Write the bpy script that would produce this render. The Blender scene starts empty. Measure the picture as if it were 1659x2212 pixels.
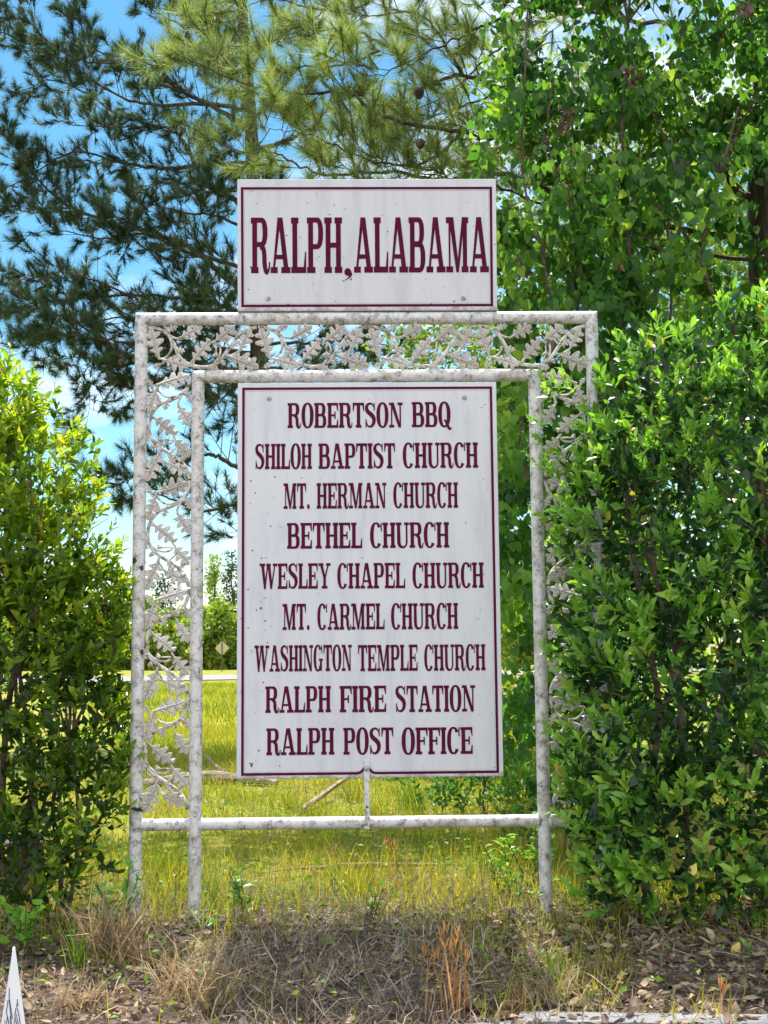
import bpy, math, random
import numpy as np
from mathutils import Vector, Matrix

scene = bpy.context.scene
COL = scene.collection
R = math.radians
rng = np.random.default_rng(11)
random.seed(5)

# ------------------------------------------------------------------ camera
F = 2750.0                                   # focal length in pixels of a 1659 x 2212 frame
CAM = np.array([0.0, -5.928, 1.199])
YAW, PIT, ROL = .020, .108, -.009
f0 = np.array([math.sin(YAW) * math.cos(PIT), math.cos(YAW) * math.cos(PIT), math.sin(PIT)])
r0 = np.array([math.cos(YAW), -math.sin(YAW), 0.0])
u0 = np.cross(r0, f0)
RI = r0 * math.cos(ROL) + u0 * math.sin(ROL)
UP = -r0 * math.sin(ROL) + u0 * math.cos(ROL)
cd = bpy.data.cameras.new("camera")
cam = bpy.data.objects.new("camera", cd)
COL.objects.link(cam)
cam.matrix_world = Matrix(((RI[0], UP[0], -f0[0], CAM[0]), (RI[1], UP[1], -f0[1], CAM[1]),
                           (RI[2], UP[2], -f0[2], CAM[2]), (0, 0, 0, 1)))
cd.sensor_fit = 'HORIZONTAL'
cd.sensor_width = 36
cd.lens = F / 1659 * 36
cd.clip_start = .05
cd.clip_end = 3000
scene.camera = cam

# ------------------------------------------------------------------ light
SUN_EL, SUN_AZ = R(68), R(-1)                # azimuth from +Y (behind the sign) towards +X
world = bpy.data.worlds.new("World")
scene.world = world
world.use_nodes = True
wn, wl = world.node_tree.nodes, world.node_tree.links
wn.clear()
w_out = wn.new("ShaderNodeOutputWorld")
w_bg = wn.new("ShaderNodeBackground")
w_sky = wn.new("ShaderNodeTexSky")
w_sky.sky_type = 'NISHITA'
w_sky.sun_disc = False
w_sky.sun_elevation = SUN_EL
w_sky.sun_rotation = SUN_AZ
w_sky.air_density = 1.0
w_sky.dust_density = 0.3
w_sky.ozone_density = 2.5
w_hs = wn.new("ShaderNodeHueSaturation")
w_hs.inputs['Saturation'].default_value = 1.25
w_hs.inputs['Hue'].default_value = .478
wl.new(w_sky.outputs[0], w_hs.inputs['Color'])
w_tc = wn.new("ShaderNodeTexCoord")
w_map = wn.new("ShaderNodeMapping")
w_map.inputs['Scale'].default_value = (1.6, 1.6, 5.0)
wl.new(w_tc.outputs['Generated'], w_map.inputs[0])
w_no = wn.new("ShaderNodeTexNoise")
w_no.inputs['Scale'].default_value = 2.2
w_no.inputs['Detail'].default_value = 6
w_no.inputs['Roughness'].default_value = .6
wl.new(w_map.outputs[0], w_no.inputs['Vector'])
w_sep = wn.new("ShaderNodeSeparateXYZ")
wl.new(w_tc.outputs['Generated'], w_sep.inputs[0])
w_dir = wn.new("ShaderNodeMapRange")            # added unseen cloud bank behind the camera, fills the shaded fronts
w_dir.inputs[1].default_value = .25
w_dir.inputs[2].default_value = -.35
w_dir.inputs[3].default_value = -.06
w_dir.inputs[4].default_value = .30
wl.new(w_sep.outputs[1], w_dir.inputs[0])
w_dot = wn.new("ShaderNodeVectorMath")           # sun glare above the leafy tree, painted white through the cloud mask
w_dot.operation = 'DOT_PRODUCT'
w_dot.inputs[1].default_value = (.10, .90, .42)
wl.new(w_tc.outputs['Generated'], w_dot.inputs[0])
w_glare = wn.new("ShaderNodeMapRange")
w_glare.inputs[1].default_value = .955
w_glare.inputs[2].default_value = .992
w_glare.inputs[3].default_value = 0
w_glare.inputs[4].default_value = .11
wl.new(w_dot.outputs['Value'], w_glare.inputs[0])
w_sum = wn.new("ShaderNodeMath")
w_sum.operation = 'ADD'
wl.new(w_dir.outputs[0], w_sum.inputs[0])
wl.new(w_glare.outputs[0], w_sum.inputs[1])
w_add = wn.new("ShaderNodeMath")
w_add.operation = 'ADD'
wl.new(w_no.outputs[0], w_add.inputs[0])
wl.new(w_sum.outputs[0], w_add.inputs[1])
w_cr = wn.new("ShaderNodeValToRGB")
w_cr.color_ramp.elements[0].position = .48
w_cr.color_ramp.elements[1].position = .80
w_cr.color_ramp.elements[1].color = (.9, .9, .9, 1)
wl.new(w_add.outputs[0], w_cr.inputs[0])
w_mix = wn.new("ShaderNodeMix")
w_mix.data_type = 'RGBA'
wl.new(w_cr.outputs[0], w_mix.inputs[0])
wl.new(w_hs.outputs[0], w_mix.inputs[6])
w_mix.inputs[7].default_value = (10.6, 10.8, 11.2, 1)      # white cloud, brightness set for the added front fill
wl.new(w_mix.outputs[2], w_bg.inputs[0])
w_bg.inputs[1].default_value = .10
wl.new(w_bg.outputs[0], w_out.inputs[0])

sd = bpy.data.lights.new("sun", 'SUN')
sd.energy = 5.0
sd.angle = R(.5)
sd.color = (1.0, .95, .86)
sun = bpy.data.objects.new("sun", sd)
COL.objects.link(sun)
sdir = Vector((math.sin(SUN_AZ) * math.cos(SUN_EL), math.cos(SUN_AZ) * math.cos(SUN_EL), math.sin(SUN_EL)))
sun.rotation_euler = sdir.to_track_quat('Z', 'Y').to_euler()
sun.location = (0, 30, 40)

scene.view_settings.view_transform = 'Standard'
scene.view_settings.look = 'None'
scene.view_settings.gamma = 1
scene.view_settings.exposure = 0.9
try:
    scene.cycles.max_bounces = 8
    scene.cycles.diffuse_bounces = 5
    scene.cycles.glossy_bounces = 3
    scene.cycles.transmission_bounces = 5
except Exception:
    pass


# ------------------------------------------------------------------ helpers
def ray(px, py):
    return f0 + RI * (px - 829.5) / F - UP * (py - 1106) / F


def at(px, py, Y):
    d = ray(px, py)
    return CAM + d * (Y - CAM[1]) / d[1]


ROAD_K = .35
KY = [-1500, -8, -2.2, 0, 3, 40, 69, 79, 84, 100, 1500]
KZ = [-.9, -.30, -.05, 0, 0.0, -.35, -.55, -.31, -.20, -.15, -.15]


def gz(x, y):
    x = np.asarray(x, float)
    y = np.asarray(y, float)
    k = np.clip((y - 20) / 40, 0, 1)
    yy = y - ROAD_K * np.clip(x + 8.7, -60, 60) * k
    z = np.interp(yy, KY, KZ)
    b = np.clip((30 - np.abs(y)) / 20, 0, 1)
    return z + b * (.02 * np.sin(x * 1.7 + 1.3 * y) + .015 * np.sin(3.1 * x - 2.3 * y + 1)) * np.clip(np.hypot(x * .6, y) / 1.2, 0, 1)


def gpt(px, py):
    d = ray(px, py)
    t = 3.0
    for i in range(60):
        p = CAM + d * t
        e = p[2] - gz(p[0], p[1])
        t += e / (-d[2])
    return CAM + d * t


def tag(o, label=None, cat=None, group=None, kind=None):
    if label: o['label'] = label
    if cat: o['category'] = cat
    if group: o['group'] = group
    if kind: o['kind'] = kind
    return o


def empty(name, loc, label=None, cat=None, group=None):
    o = bpy.data.objects.new(name, None)
    o.empty_display_size = .1
    COL.objects.link(o)
    o.location = loc
    return tag(o, label, cat, group)


def link(name, me, mats, parent=None, world=True):
    """link a mesh whose coordinates are world coordinates; parented without moving"""
    o = bpy.data.objects.new(name, me)
    if not isinstance(mats, (list, tuple)): mats = [mats]
    if not me.materials:
        for m in mats: me.materials.append(m)
    COL.objects.link(o)
    if parent is not None:
        o.parent = parent
        if world:
            o.matrix_parent_inverse = (Matrix.Translation(parent.location) @ parent.rotation_euler.to_matrix().to_4x4()).inverted()
    return o


class MB:
    def __init__(s):
        s.v = []; s.f = []; s.m = []

    def add(s, vs, fs, mi=0):
        n = len(s.v)
        s.v += [tuple(map(float, p)) for p in vs]
        s.f += [tuple(n + i for i in f) for f in fs]
        s.m += [mi] * len(fs)

    def box(s, a, b, mi=0):
        x0, y0, z0 = a; x1, y1, z1 = b
        s.add([(x0, y0, z0), (x1, y0, z0), (x1, y1, z0), (x0, y1, z0), (x0, y0, z1), (x1, y0, z1), (x1, y1, z1), (x0, y1, z1)],
              [(0, 3, 2, 1), (4, 5, 6, 7), (0, 1, 5, 4), (1, 2, 6, 5), (2, 3, 7, 6), (3, 0, 4, 7)], mi)

    def tube(s, pts, rad, n=8, caps=True, mi=0, wob=0):
        pts = [np.asarray(p, float) for p in pts]
        if np.isscalar(rad): rad = [rad] * len(pts)
        k = len(pts)
        T = []
        for i in range(k):
            d = pts[min(i + 1, k - 1)] - pts[max(i - 1, 0)]
            T.append(d / (np.linalg.norm(d) + 1e-9))
        a = np.array([0, 0, 1.0]) if abs(T[0][2]) < .9 else np.array([1.0, 0, 0])
        nrm = np.cross(T[0], a); nrm /= np.linalg.norm(nrm)
        base = len(s.v); vs = []; fs = []
        for i in range(k):
            nrm = nrm - T[i] * (nrm @ T[i]); nrm /= np.linalg.norm(nrm) + 1e-9
            b = np.cross(T[i], nrm)
            for j in range(n):
                t = 2 * math.pi * j / n
                r = rad[i] * (1 + (wob * (random.random() - .5) if wob else 0))
                vs.append(pts[i] + r * (math.cos(t) * nrm + math.sin(t) * b))
        for i in range(k - 1):
            for j in range(n):
                j2 = (j + 1) % n
                fs.append((i * n + j, i * n + j2, (i + 1) * n + j2, (i + 1) * n + j))
        if caps:
            fs.append(tuple(range(n - 1, -1, -1)))
            fs.append(tuple((k - 1) * n + j for j in range(n)))
        s.add(vs, fs, mi)

    def build(s, name, mats, parent=None, smooth=False, world=True, bevel=0):
        me = bpy.data.meshes.new(name)
        me.from_pydata(s.v, [], s.f)
        me.polygons.foreach_set('material_index', s.m)
        if smooth:
            me.polygons.foreach_set('use_smooth', [True] * len(s.f))
            try:
                me.set_sharp_from_angle(angle=R(40))
            except Exception:
                pass
        me.update()
        o = link(name, me, mats, parent, world)
        if bevel:
            b = o.modifiers.new('bevel', 'BEVEL'); b.width = bevel; b.segments = 2; b.limit_method = 'ANGLE'
        return o


def spline(pts, n=8):
    P = [np.asarray(p, float) for p in pts]
    out = []
    for i in range(len(P) - 1):
        p0 = P[max(i - 1, 0)]; p1 = P[i]; p2 = P[i + 1]; p3 = P[min(i + 2, len(P) - 1)]
        for k in range(n):
            t = k / n
            out.append(.5 * ((2 * p1) + (-p0 + p2) * t + (2 * p0 - 5 * p1 + 4 * p2 - p3) * t * t + (-p0 + 3 * p1 - 3 * p2 + p3) * t ** 3))
    out.append(P[-1])
    return out


def nrmz(a):
    return a / (np.linalg.norm(a, axis=-1, keepdims=True) + 1e-9)


def rand_dirs(n):
    return nrmz(rng.normal(size=(n, 3)))


def tri_mesh(name, V, T, rnd, mats, parent=None):
    me = bpy.data.meshes.new(name)
    me.vertices.add(len(V)); me.vertices.foreach_set('co', V.astype(np.float32).ravel())
    nt = len(T)
    me.loops.add(nt * 3); me.loops.foreach_set('vertex_index', T.astype(np.int32).ravel())
    me.polygons.add(nt)
    me.polygons.foreach_set('loop_start', np.arange(0, nt * 3, 3, dtype=np.int32))
    try:
        me.polygons.foreach_set('loop_total', np.full(nt, 3, dtype=np.int32))
    except Exception:
        pass
    a = me.attributes.new('rnd', 'FLOAT', 'POINT')
    a.data.foreach_set('value', rnd.astype(np.float32))
    me.update(calc_edges=True)
    me.validate()
    return link(name, me, mats, parent)


def batch(tmpl, P, D, N, S, rnd, W=None):
    """place copies of a leaf template: position, axis, normal hint, size"""
    tv, tf = tmpl
    tv = np.asarray(tv, float); tf = np.asarray(tf, int)
    D = nrmz(D); B = nrmz(np.cross(N, D)); N = np.cross(D, B)
    S = np.broadcast_to(np.asarray(S, float), (len(P),))
    W = S if W is None else np.broadcast_to(np.asarray(W, float), (len(P),))
    V = P[:, None, :] + S[:, None, None] * tv[None, :, 0:1] * D[:, None, :] + W[:, None, None] * tv[None, :, 1:2] * B[:, None, :] \
        + S[:, None, None] * tv[None, :, 2:3] * N[:, None, :]
    k = len(tv)
    T = tf[None] + (np.arange(len(P)) * k)[:, None, None]
    return V.reshape(-1, 3), T.reshape(-1, 3), np.repeat(np.broadcast_to(rnd, (len(P),)), k)


def merge(parts):
    V = []; T = []; Q = []; n = 0
    for v, t, r in parts:
        V.append(v); T.append(t + n); Q.append(r); n += len(v)
    return np.concatenate(V), np.concatenate(T), np.concatenate(Q)


# leaf templates: x along the leaf, y across, z up
LEAF8 = ([(0, 0, 0), (.35, 0, .03), (.7, 0, .02), (1, 0, -.06), (.3, .17, .09), (.68, .17, .07), (.3, -.17, .09), (.68, -.17, .07)],
         [(0, 6, 1), (0, 1, 4), (1, 6, 7), (1, 7, 2), (1, 2, 5), (1, 5, 4), (2, 7, 3), (2, 3, 5)])
HEART = ([(0, 0, 0), (.5, 0, .05), (1, 0, -.1), (-.06, .25, .08), (.3, .40, .12), (.7, .2, .02), (-.06, -.25, .08), (.3, -.40, .12), (.7, -.2, .02)],
         [(0, 1, 4), (0, 4, 3), (1, 5, 4), (1, 2, 5), (0, 7, 1), (0, 6, 7), (1, 7, 8), (1, 8, 2)])
KITE = ([(0, 0, 0), (.5, .28, .08), (1, 0, -.03), (.5, -.28, .08)], [(0, 2, 1), (0, 3, 2)])
BLADE = ([(0, -.5, 0), (0, .5, 0), (.5, -.38, .05), (.5, .38, .05), (1, 0, .22)], [(0, 2, 3), (0, 3, 1), (2, 4, 3)])
CURL = ([(0, -.5, 0), (0, .5, 0), (.35, -.45, .06), (.35, .45, .06), (.7, -.35, .25), (.7, .35, .25), (.85, 0, .62)],
        [(0, 2, 3), (0, 3, 1), (2, 4, 5), (2, 5, 3), (4, 6, 5)])
DEAD = ([(0, 0, 0), (.5, .3, .18), (1, .05, .10), (.5, -.3, .14), (.5, 0, .02)], [(0, 4, 1), (0, 3, 4), (4, 2, 1), (4, 3, 2)])
DEAD8 = ([(0, 0, .10), (.35, .02, .0), (.7, -.02, .06), (1, .03, .28), (.22, .17, .16), (.62, .21, .30), (.27, -.19, .10), (.70, -.13, .22), (.88, .10, .30)],
         [(0, 6, 1), (0, 1, 4), (1, 6, 7), (1, 7, 2), (1, 2, 5), (1, 5, 4), (2, 7, 3), (2, 3, 8), (2, 8, 5)])
NEEDLE = ([(0, -.5, 0), (0, .5, 0), (.55, .4, .0), (.55, -.4, 0), (1, 0, -.05)], [(0, 1, 2), (0, 2, 3), (3, 2, 4)])
NEEDLE1 = ([(0, -.5, 0), (0, .5, 0), (1, 0, 0)], [(0, 1, 2)])


# ------------------------------------------------------------------ materials
def new_mat(name):
    m = bpy.data.materials.new(name); m.use_nodes = True
    nt = m.node_tree
    return m, nt.nodes, nt.links, nt.nodes['Principled BSDF']


def ramp(nodes, stops):
    r = nodes.new('ShaderNodeValToRGB')
    el = r.color_ramp.elements
    while len(el) < len(stops): el.new(.5)
    for e, (p, c) in zip(el, stops):
        e.position = p; e.color = (*c, 1)
    return r


def leaf_mat(name, stops, trans=.4, tcol=(1.6, 1.7, .7), rough=.38, spec=.5, noise=0):
    m, n, l, b = new_mat(name)
    a = n.new('ShaderNodeAttribute'); a.attribute_name = 'rnd'
    r = ramp(n, stops); l.new(a.outputs['Fac'], r.inputs[0])
    l.new(r.outputs[0], b.inputs['Base Color'])
    b.inputs['Roughness'].default_value = rough
    b.inputs['Specular IOR Level'].default_value = spec
    if trans > 0:
        t = n.new('ShaderNodeBsdfTranslucent')
        mx = n.new('ShaderNodeMix'); mx.data_type = 'RGBA'; mx.blend_type = 'MULTIPLY'; mx.inputs[0].default_value = 1
        mx.clamp_result = False
        l.new(r.outputs[0], mx.inputs[6]); mx.inputs[7].default_value = (*tcol, 1)
        l.new(mx.outputs[2], t.inputs[0])
        ms = n.new('ShaderNodeMixShader'); ms.inputs[0].default_value = trans
        l.new(b.outputs[0], ms.inputs[1]); l.new(t.outputs[0], ms.inputs[2])
        l.new(ms.outputs[0], n['Material Output'].inputs[0])
    return m


def noise_mat(name, stops, scale=8, detail=8, rough=.8, stretch=(1, 1, 1), bump=0, bscale=None, spec=.3, dist=0):
    m, n, l, b = new_mat(name)
    tc = n.new('ShaderNodeTexCoord'); mp = n.new('ShaderNodeMapping'); mp.inputs['Scale'].default_value = stretch
    l.new(tc.outputs['Object'], mp.inputs[0])
    no = n.new('ShaderNodeTexNoise'); no.inputs['Scale'].default_value = scale; no.inputs['Detail'].default_value = detail
    no.inputs['Roughness'].default_value = .65; no.inputs['Distortion'].default_value = dist
    l.new(mp.outputs[0], no.inputs['Vector'])
    r = ramp(n, stops); l.new(no.outputs[0], r.inputs[0]); l.new(r.outputs[0], b.inputs['Base Color'])
    b.inputs['Roughness'].default_value = rough
    b.inputs['Specular IOR Level'].default_value = spec
    if bump:
        n2 = n.new('ShaderNodeTexNoise'); n2.inputs['Scale'].default_value = bscale or scale * 2; n2.inputs['Detail'].default_value = 6
        l.new(mp.outputs[0], n2.inputs['Vector'])
        bp = n.new('ShaderNodeBump'); bp.inputs['Strength'].default_value = bump; bp.inputs['Distance'].default_value = .01
        l.new(n2.outputs[0], bp.inputs['Height']); l.new(bp.outputs[0], b.inputs['Normal'])
    return m


def pipe_mat(name, chips=()):
    """weathered white painted steel with grey wear, brown lichen and rust chips of their own shape"""
    m, n, l, b = new_mat(name)
    tc = n.new('ShaderNodeTexCoord')
    na = n.new('ShaderNodeTexNoise'); na.inputs['Scale'].default_value = 24; na.inputs['Detail'].default_value = 12; na.inputs['Roughness'].default_value = .8
    l.new(tc.outputs['Object'], na.inputs['Vector'])
    ra = ramp(n, [(.40, (.16, .15, .135)), (.45, (.42, .41, .39)), (.51, (.61, .60, .585)), (.66, (.72, .715, .70))])
    l.new(na.outputs[0], ra.inputs[0])
    nb = n.new('ShaderNodeTexNoise'); nb.inputs['Scale'].default_value = 60; nb.inputs['Detail'].default_value = 5; nb.inputs['Roughness'].default_value = .7
    l.new(tc.outputs['Object'], nb.inputs['Vector'])
    rb = ramp(n, [(.60, (0, 0, 0)), (.68, (.8, .8, .8))]); l.new(nb.outputs[0], rb.inputs[0])
    m1 = n.new('ShaderNodeMix'); m1.data_type = 'RGBA'
    l.new(rb.outputs[0], m1.inputs[0]); l.new(ra.outputs[0], m1.inputs[6]); m1.inputs[7].default_value = (.20, .17, .14, 1)
    nc = n.new('ShaderNodeTexNoise'); nc.inputs['Scale'].default_value = 7; nc.inputs['Detail'].default_value = 10; nc.inputs['Roughness'].default_value = .75
    l.new(tc.outputs['Object'], nc.inputs['Vector'])
    rc = ramp(n, [(.55, (0, 0, 0)), (.64, (.75, .75, .75))]); l.new(nc.outputs[0], rc.inputs[0])
    m2 = n.new('ShaderNodeMix'); m2.data_type = 'RGBA'
    l.new(rc.outputs[0], m2.inputs[0]); l.new(m1.outputs[2], m2.inputs[6]); m2.inputs[7].default_value = (.30, .24, .17, 1)
    last = m2.outputs[2]
    for (p, rad) in chips:
        vm = n.new('ShaderNodeVectorMath'); vm.operation = 'DISTANCE'; vm.inputs[1].default_value = p
        l.new(tc.outputs['Object'], vm.inputs[0])
        ad = n.new('ShaderNodeMath'); ad.operation = 'MULTIPLY_ADD'; ad.inputs[1].default_value = .03
        l.new(na.outputs[0], ad.inputs[0]); l.new(vm.outputs['Value'], ad.inputs[2])
        lt = n.new('ShaderNodeMath'); lt.operation = 'LESS_THAN'; lt.inputs[1].default_value = rad + .015
        l.new(ad.outputs[0], lt.inputs[0])
        mm = n.new('ShaderNodeMix'); mm.data_type = 'RGBA'
        l.new(lt.outputs[0], mm.inputs[0]); l.new(last, mm.inputs[6]); mm.inputs[7].default_value = (.05, .022, .012, 1)
        last = mm.outputs[2]
    l.new(last, b.inputs['Base Color'])
    b.inputs['Roughness'].default_value = .5
    bp = n.new('ShaderNodeBump'); bp.inputs['Strength'].default_value = .35; bp.inputs['Distance'].default_value = .004
    l.new(nb.outputs[0], bp.inputs['Height']); l.new(bp.outputs[0], b.inputs['Normal'])
    return m


def board_mat():
    m, n, l, b = new_mat('white_board_paint')
    tc = n.new('ShaderNodeTexCoord')
    mp = n.new('ShaderNodeMapping'); mp.inputs['Scale'].default_value = (9, 9, 1.3)
    l.new(tc.outputs['Object'], mp.inputs[0])
    a = n.new('ShaderNodeTexNoise'); a.inputs['Scale'].default_value = 1.5; a.inputs['Detail'].default_value = 8; a.inputs['Roughness'].default_value = .65
    l.new(mp.outputs[0], a.inputs['Vector'])
    r = ramp(n, [(.30, (.50, .515, .545)), (.5, (.595, .61, .64)), (.75, (.635, .645, .67))]); l.new(a.outputs[0], r.inputs[0])
    c = n.new('ShaderNodeTexNoise'); c.inputs['Scale'].default_value = 55; c.inputs['Detail'].default_value = 4
    l.new(tc.outputs['Object'], c.inputs['Vector'])
    rc = ramp(n, [(.68, (0, 0, 0)), (.76, (.35, .35, .35))]); l.new(c.outputs[0], rc.inputs[0])
    mx = n.new('ShaderNodeMix'); mx.data_type = 'RGBA'
    l.new(rc.outputs[0], mx.inputs[0]); l.new(r.outputs[0], mx.inputs[6]); mx.inputs[7].default_value = (.45, .40, .34, 1)
    sz = n.new('ShaderNodeSeparateXYZ'); l.new(tc.outputs['Object'], sz.inputs[0])
    nd = n.new('ShaderNodeTexNoise'); nd.inputs['Scale'].default_value = 22; nd.inputs['Detail'].default_value = 8; nd.inputs['Roughness'].default_value = .7
    l.new(tc.outputs['Object'], nd.inputs['Vector'])
    mz_ = n.new('ShaderNodeMapRange'); mz_.inputs[1].default_value = .034; mz_.inputs[2].default_value = .0; mz_.inputs[3].default_value = 0; mz_.inputs[4].default_value = .26
    l.new(sz.outputs[2], mz_.inputs[0])
    ad = n.new('ShaderNodeMath'); ad.operation = 'ADD'; l.new(mz_.outputs[0], ad.inputs[0]); l.new(nd.outputs[0], ad.inputs[1])
    rd = ramp(n, [(.60, (0, 0, 0)), (.74, (.7, .7, .7))]); l.new(ad.outputs[0], rd.inputs[0])
    m3 = n.new('ShaderNodeMix'); m3.data_type = 'RGBA'
    l.new(rd.outputs[0], m3.inputs[0]); l.new(mx.outputs[2], m3.inputs[6]); m3.inputs[7].default_value = (.24, .21, .16, 1)
    l.new(m3.outputs[2], b.inputs['Base Color'])
    b.inputs['Roughness'].default_value = .45
    return m


def plain(name, col, rough=.6, spec=.4, metal=0):
    m, n, l, b = new_mat(name)
    b.inputs['Base Color'].default_value = (*col, 1); b.inputs['Roughness'].default_value = rough
    b.inputs['Specular IOR Level'].default_value = spec; b.inputs['Metallic'].default_value = metal
    return m


M_pipe = pipe_mat('weathered_white_pipe')
M_post_rust = pipe_mat('weathered_white_pipe_chipped', [((-1.045, -.03, 1.62), .016), ((-1.000, -.03, 1.585), .014), ((-.999, -.02, 1.20), .012)])
M_cast = noise_mat('cast_iron_old_white_paint', [(.38, (.11, .09, .072)), (.46, (.43, .395, .35)), (.58, (.66, .63, .59))], scale=38, rough=.55, bump=.2, bscale=90)
M_board = board_mat()
M_edge = noise_mat('board_edge', [(.35, (.45, .43, .36)), (.6, (.76, .76, .75))], scale=25, rough=.6)
M_maroon = noise_mat('maroon_vinyl', [(.3, (.072, .003, .025)), (.7, (.105, .005, .037))], scale=6, rough=.75, spec=.12)
M_pinstripe = plain('faded_pinstripe', (.55, .47, .48), .6)
M_chip = plain('paint_chip', (.10, .085, .075), .8)
M_zinc = noise_mat('zinc_bolt', [(.35, (.20, .20, .20)), (.6, (.48, .49, .50))], scale=60, rough=.45)
M_rustscrew = plain('rusty_screw', (.16, .09, .06), .8)
M_bark = noise_mat('pine_bark', [(.35, (.030, .022, .018)), (.55, (.085, .062, .048)), (.7, (.14, .105, .085))], scale=9, stretch=(3, 3, .8), bump=.9, bscale=14, rough=.9)
M_twig = noise_mat('twig_bark', [(.4, (.06, .045, .035)), (.65, (.15, .11, .085))], scale=18, rough=.9)
M_stem = noise_mat('shrub_stem_bark', [(.4, (.085, .055, .040)), (.65, (.20, .145, .11))], scale=18, rough=.85)
M_greybark = noise_mat('grey_bark', [(.35, (.05, .042, .036)), (.55, (.13, .115, .10)), (.7, (.22, .20, .18))], scale=7, stretch=(3, 3, .7), bump=.8, bscale=16, rough=.9)
M_log = noise_mat('dead_wood', [(.35, (.16, .11, .085)), (.6, (.36, .27, .21)), (.75, (.48, .40, .34))], scale=7, stretch=(.5, 4, 4), bump=.5, rough=.9)
M_plank = noise_mat('grey_timber', [(.3, (.10, .10, .105)), (.55, (.22, .22, .235)), (.75, (.33, .33, .35))], scale=5, stretch=(.35, 9, 9), bump=.7, bscale=12, rough=.9)

M_shrub_r = leaf_mat('glossy_shrub_leaf', [(0, (.012, .034, .012)), (.35, (.025, .080, .018)), (.52, (.125, .30, .038)), (.85, (.25, .45, .06)), (.965, (.34, .50, .07)), (1, (.40, .30, .06))], trans=.38, rough=.33)
M_shrub_l = leaf_mat('glossy_privet_leaf', [(0, (.014, .034, .009)), (.35, (.034, .078, .012)), (.6, (.135, .245, .02)), (.93, (.36, .43, .03)), (1, (.45, .26, .04))], trans=.55, rough=.30)
M_vine = leaf_mat('heart_leaf', [(0, (.10, .055, .03)), (.03, (.10, .055, .03)), (.035, (.028, .085, .022)), (.5, (.058, .155, .030)), (.85, (.14, .27, .038)), (1, (.26, .36, .05))], trans=.55, rough=.4, spec=.35)
M_bg = leaf_mat('background_leaf', [(0, (.07, .13, .018)), (.5, (.15, .23, .026)), (1, (.28, .32, .04))], trans=.5)
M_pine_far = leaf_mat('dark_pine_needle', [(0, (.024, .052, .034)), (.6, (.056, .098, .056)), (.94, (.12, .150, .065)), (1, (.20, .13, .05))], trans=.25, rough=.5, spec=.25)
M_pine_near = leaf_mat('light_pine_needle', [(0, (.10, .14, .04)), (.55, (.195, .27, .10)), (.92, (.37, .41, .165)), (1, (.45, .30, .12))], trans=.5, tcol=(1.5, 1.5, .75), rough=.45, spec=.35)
M_grass = leaf_mat('green_grass', [(0, (.08, .15, .02)), (.3, (.21, .26, .026)), (.65, (.40, .37, .04)), (1, (.54, .42, .13))], trans=.5, tcol=(1.5, 1.45, .6), rough=.5, spec=.25)
M_lushgrass = leaf_mat('lush_grass', [(0, (.06, .16, .02)), (.6, (.15, .27, .028)), (1, (.27, .36, .04))], trans=.42, tcol=(1.5, 1.45, .6), rough=.45, spec=.3)
M_dry = leaf_mat('dry_grass', [(0, (.15, .105, .065)), (.5, (.28, .20, .125)), (.85, (.42, .31, .18)), (1, (.55, .42, .24))], trans=.3, tcol=(1.2, 1.1, .8), rough=.7, spec=.2)
M_thatch = leaf_mat('grey_thatch', [(0, (.12, .095, .08)), (.5, (.28, .22, .18)), (1, (.50, .41, .33))], trans=.15, tcol=(1.1, 1, .9), rough=.8, spec=.15)
M_orange = leaf_mat('orange_sedge', [(0, (.38, .18, .07)), (.6, (.52, .27, .10)), (1, (.66, .42, .20))], trans=.35, tcol=(1.2, 1.05, .8), rough=.7, spec=.2)
M_litter = leaf_mat('dead_leaf', [(0, (.08, .060, .050)), (.4, (.20, .150, .11)), (.8, (.33, .245, .165)), (.97, (.46, .34, .22)), (1, (.40, .10, .07))], trans=.12, tcol=(1.1, .9, .7), rough=.7, spec=.25)
M_far = leaf_mat('far_tree_leaf', [(0, (.09, .16, .025)), (.5, (.22, .30, .035)), (1, (.38, .40, .05))], trans=.5)
M_fardark = leaf_mat('far_dark_leaf', [(0, (.03, .045, .022)), (1, (.07, .09, .04))], trans=.25)

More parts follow.
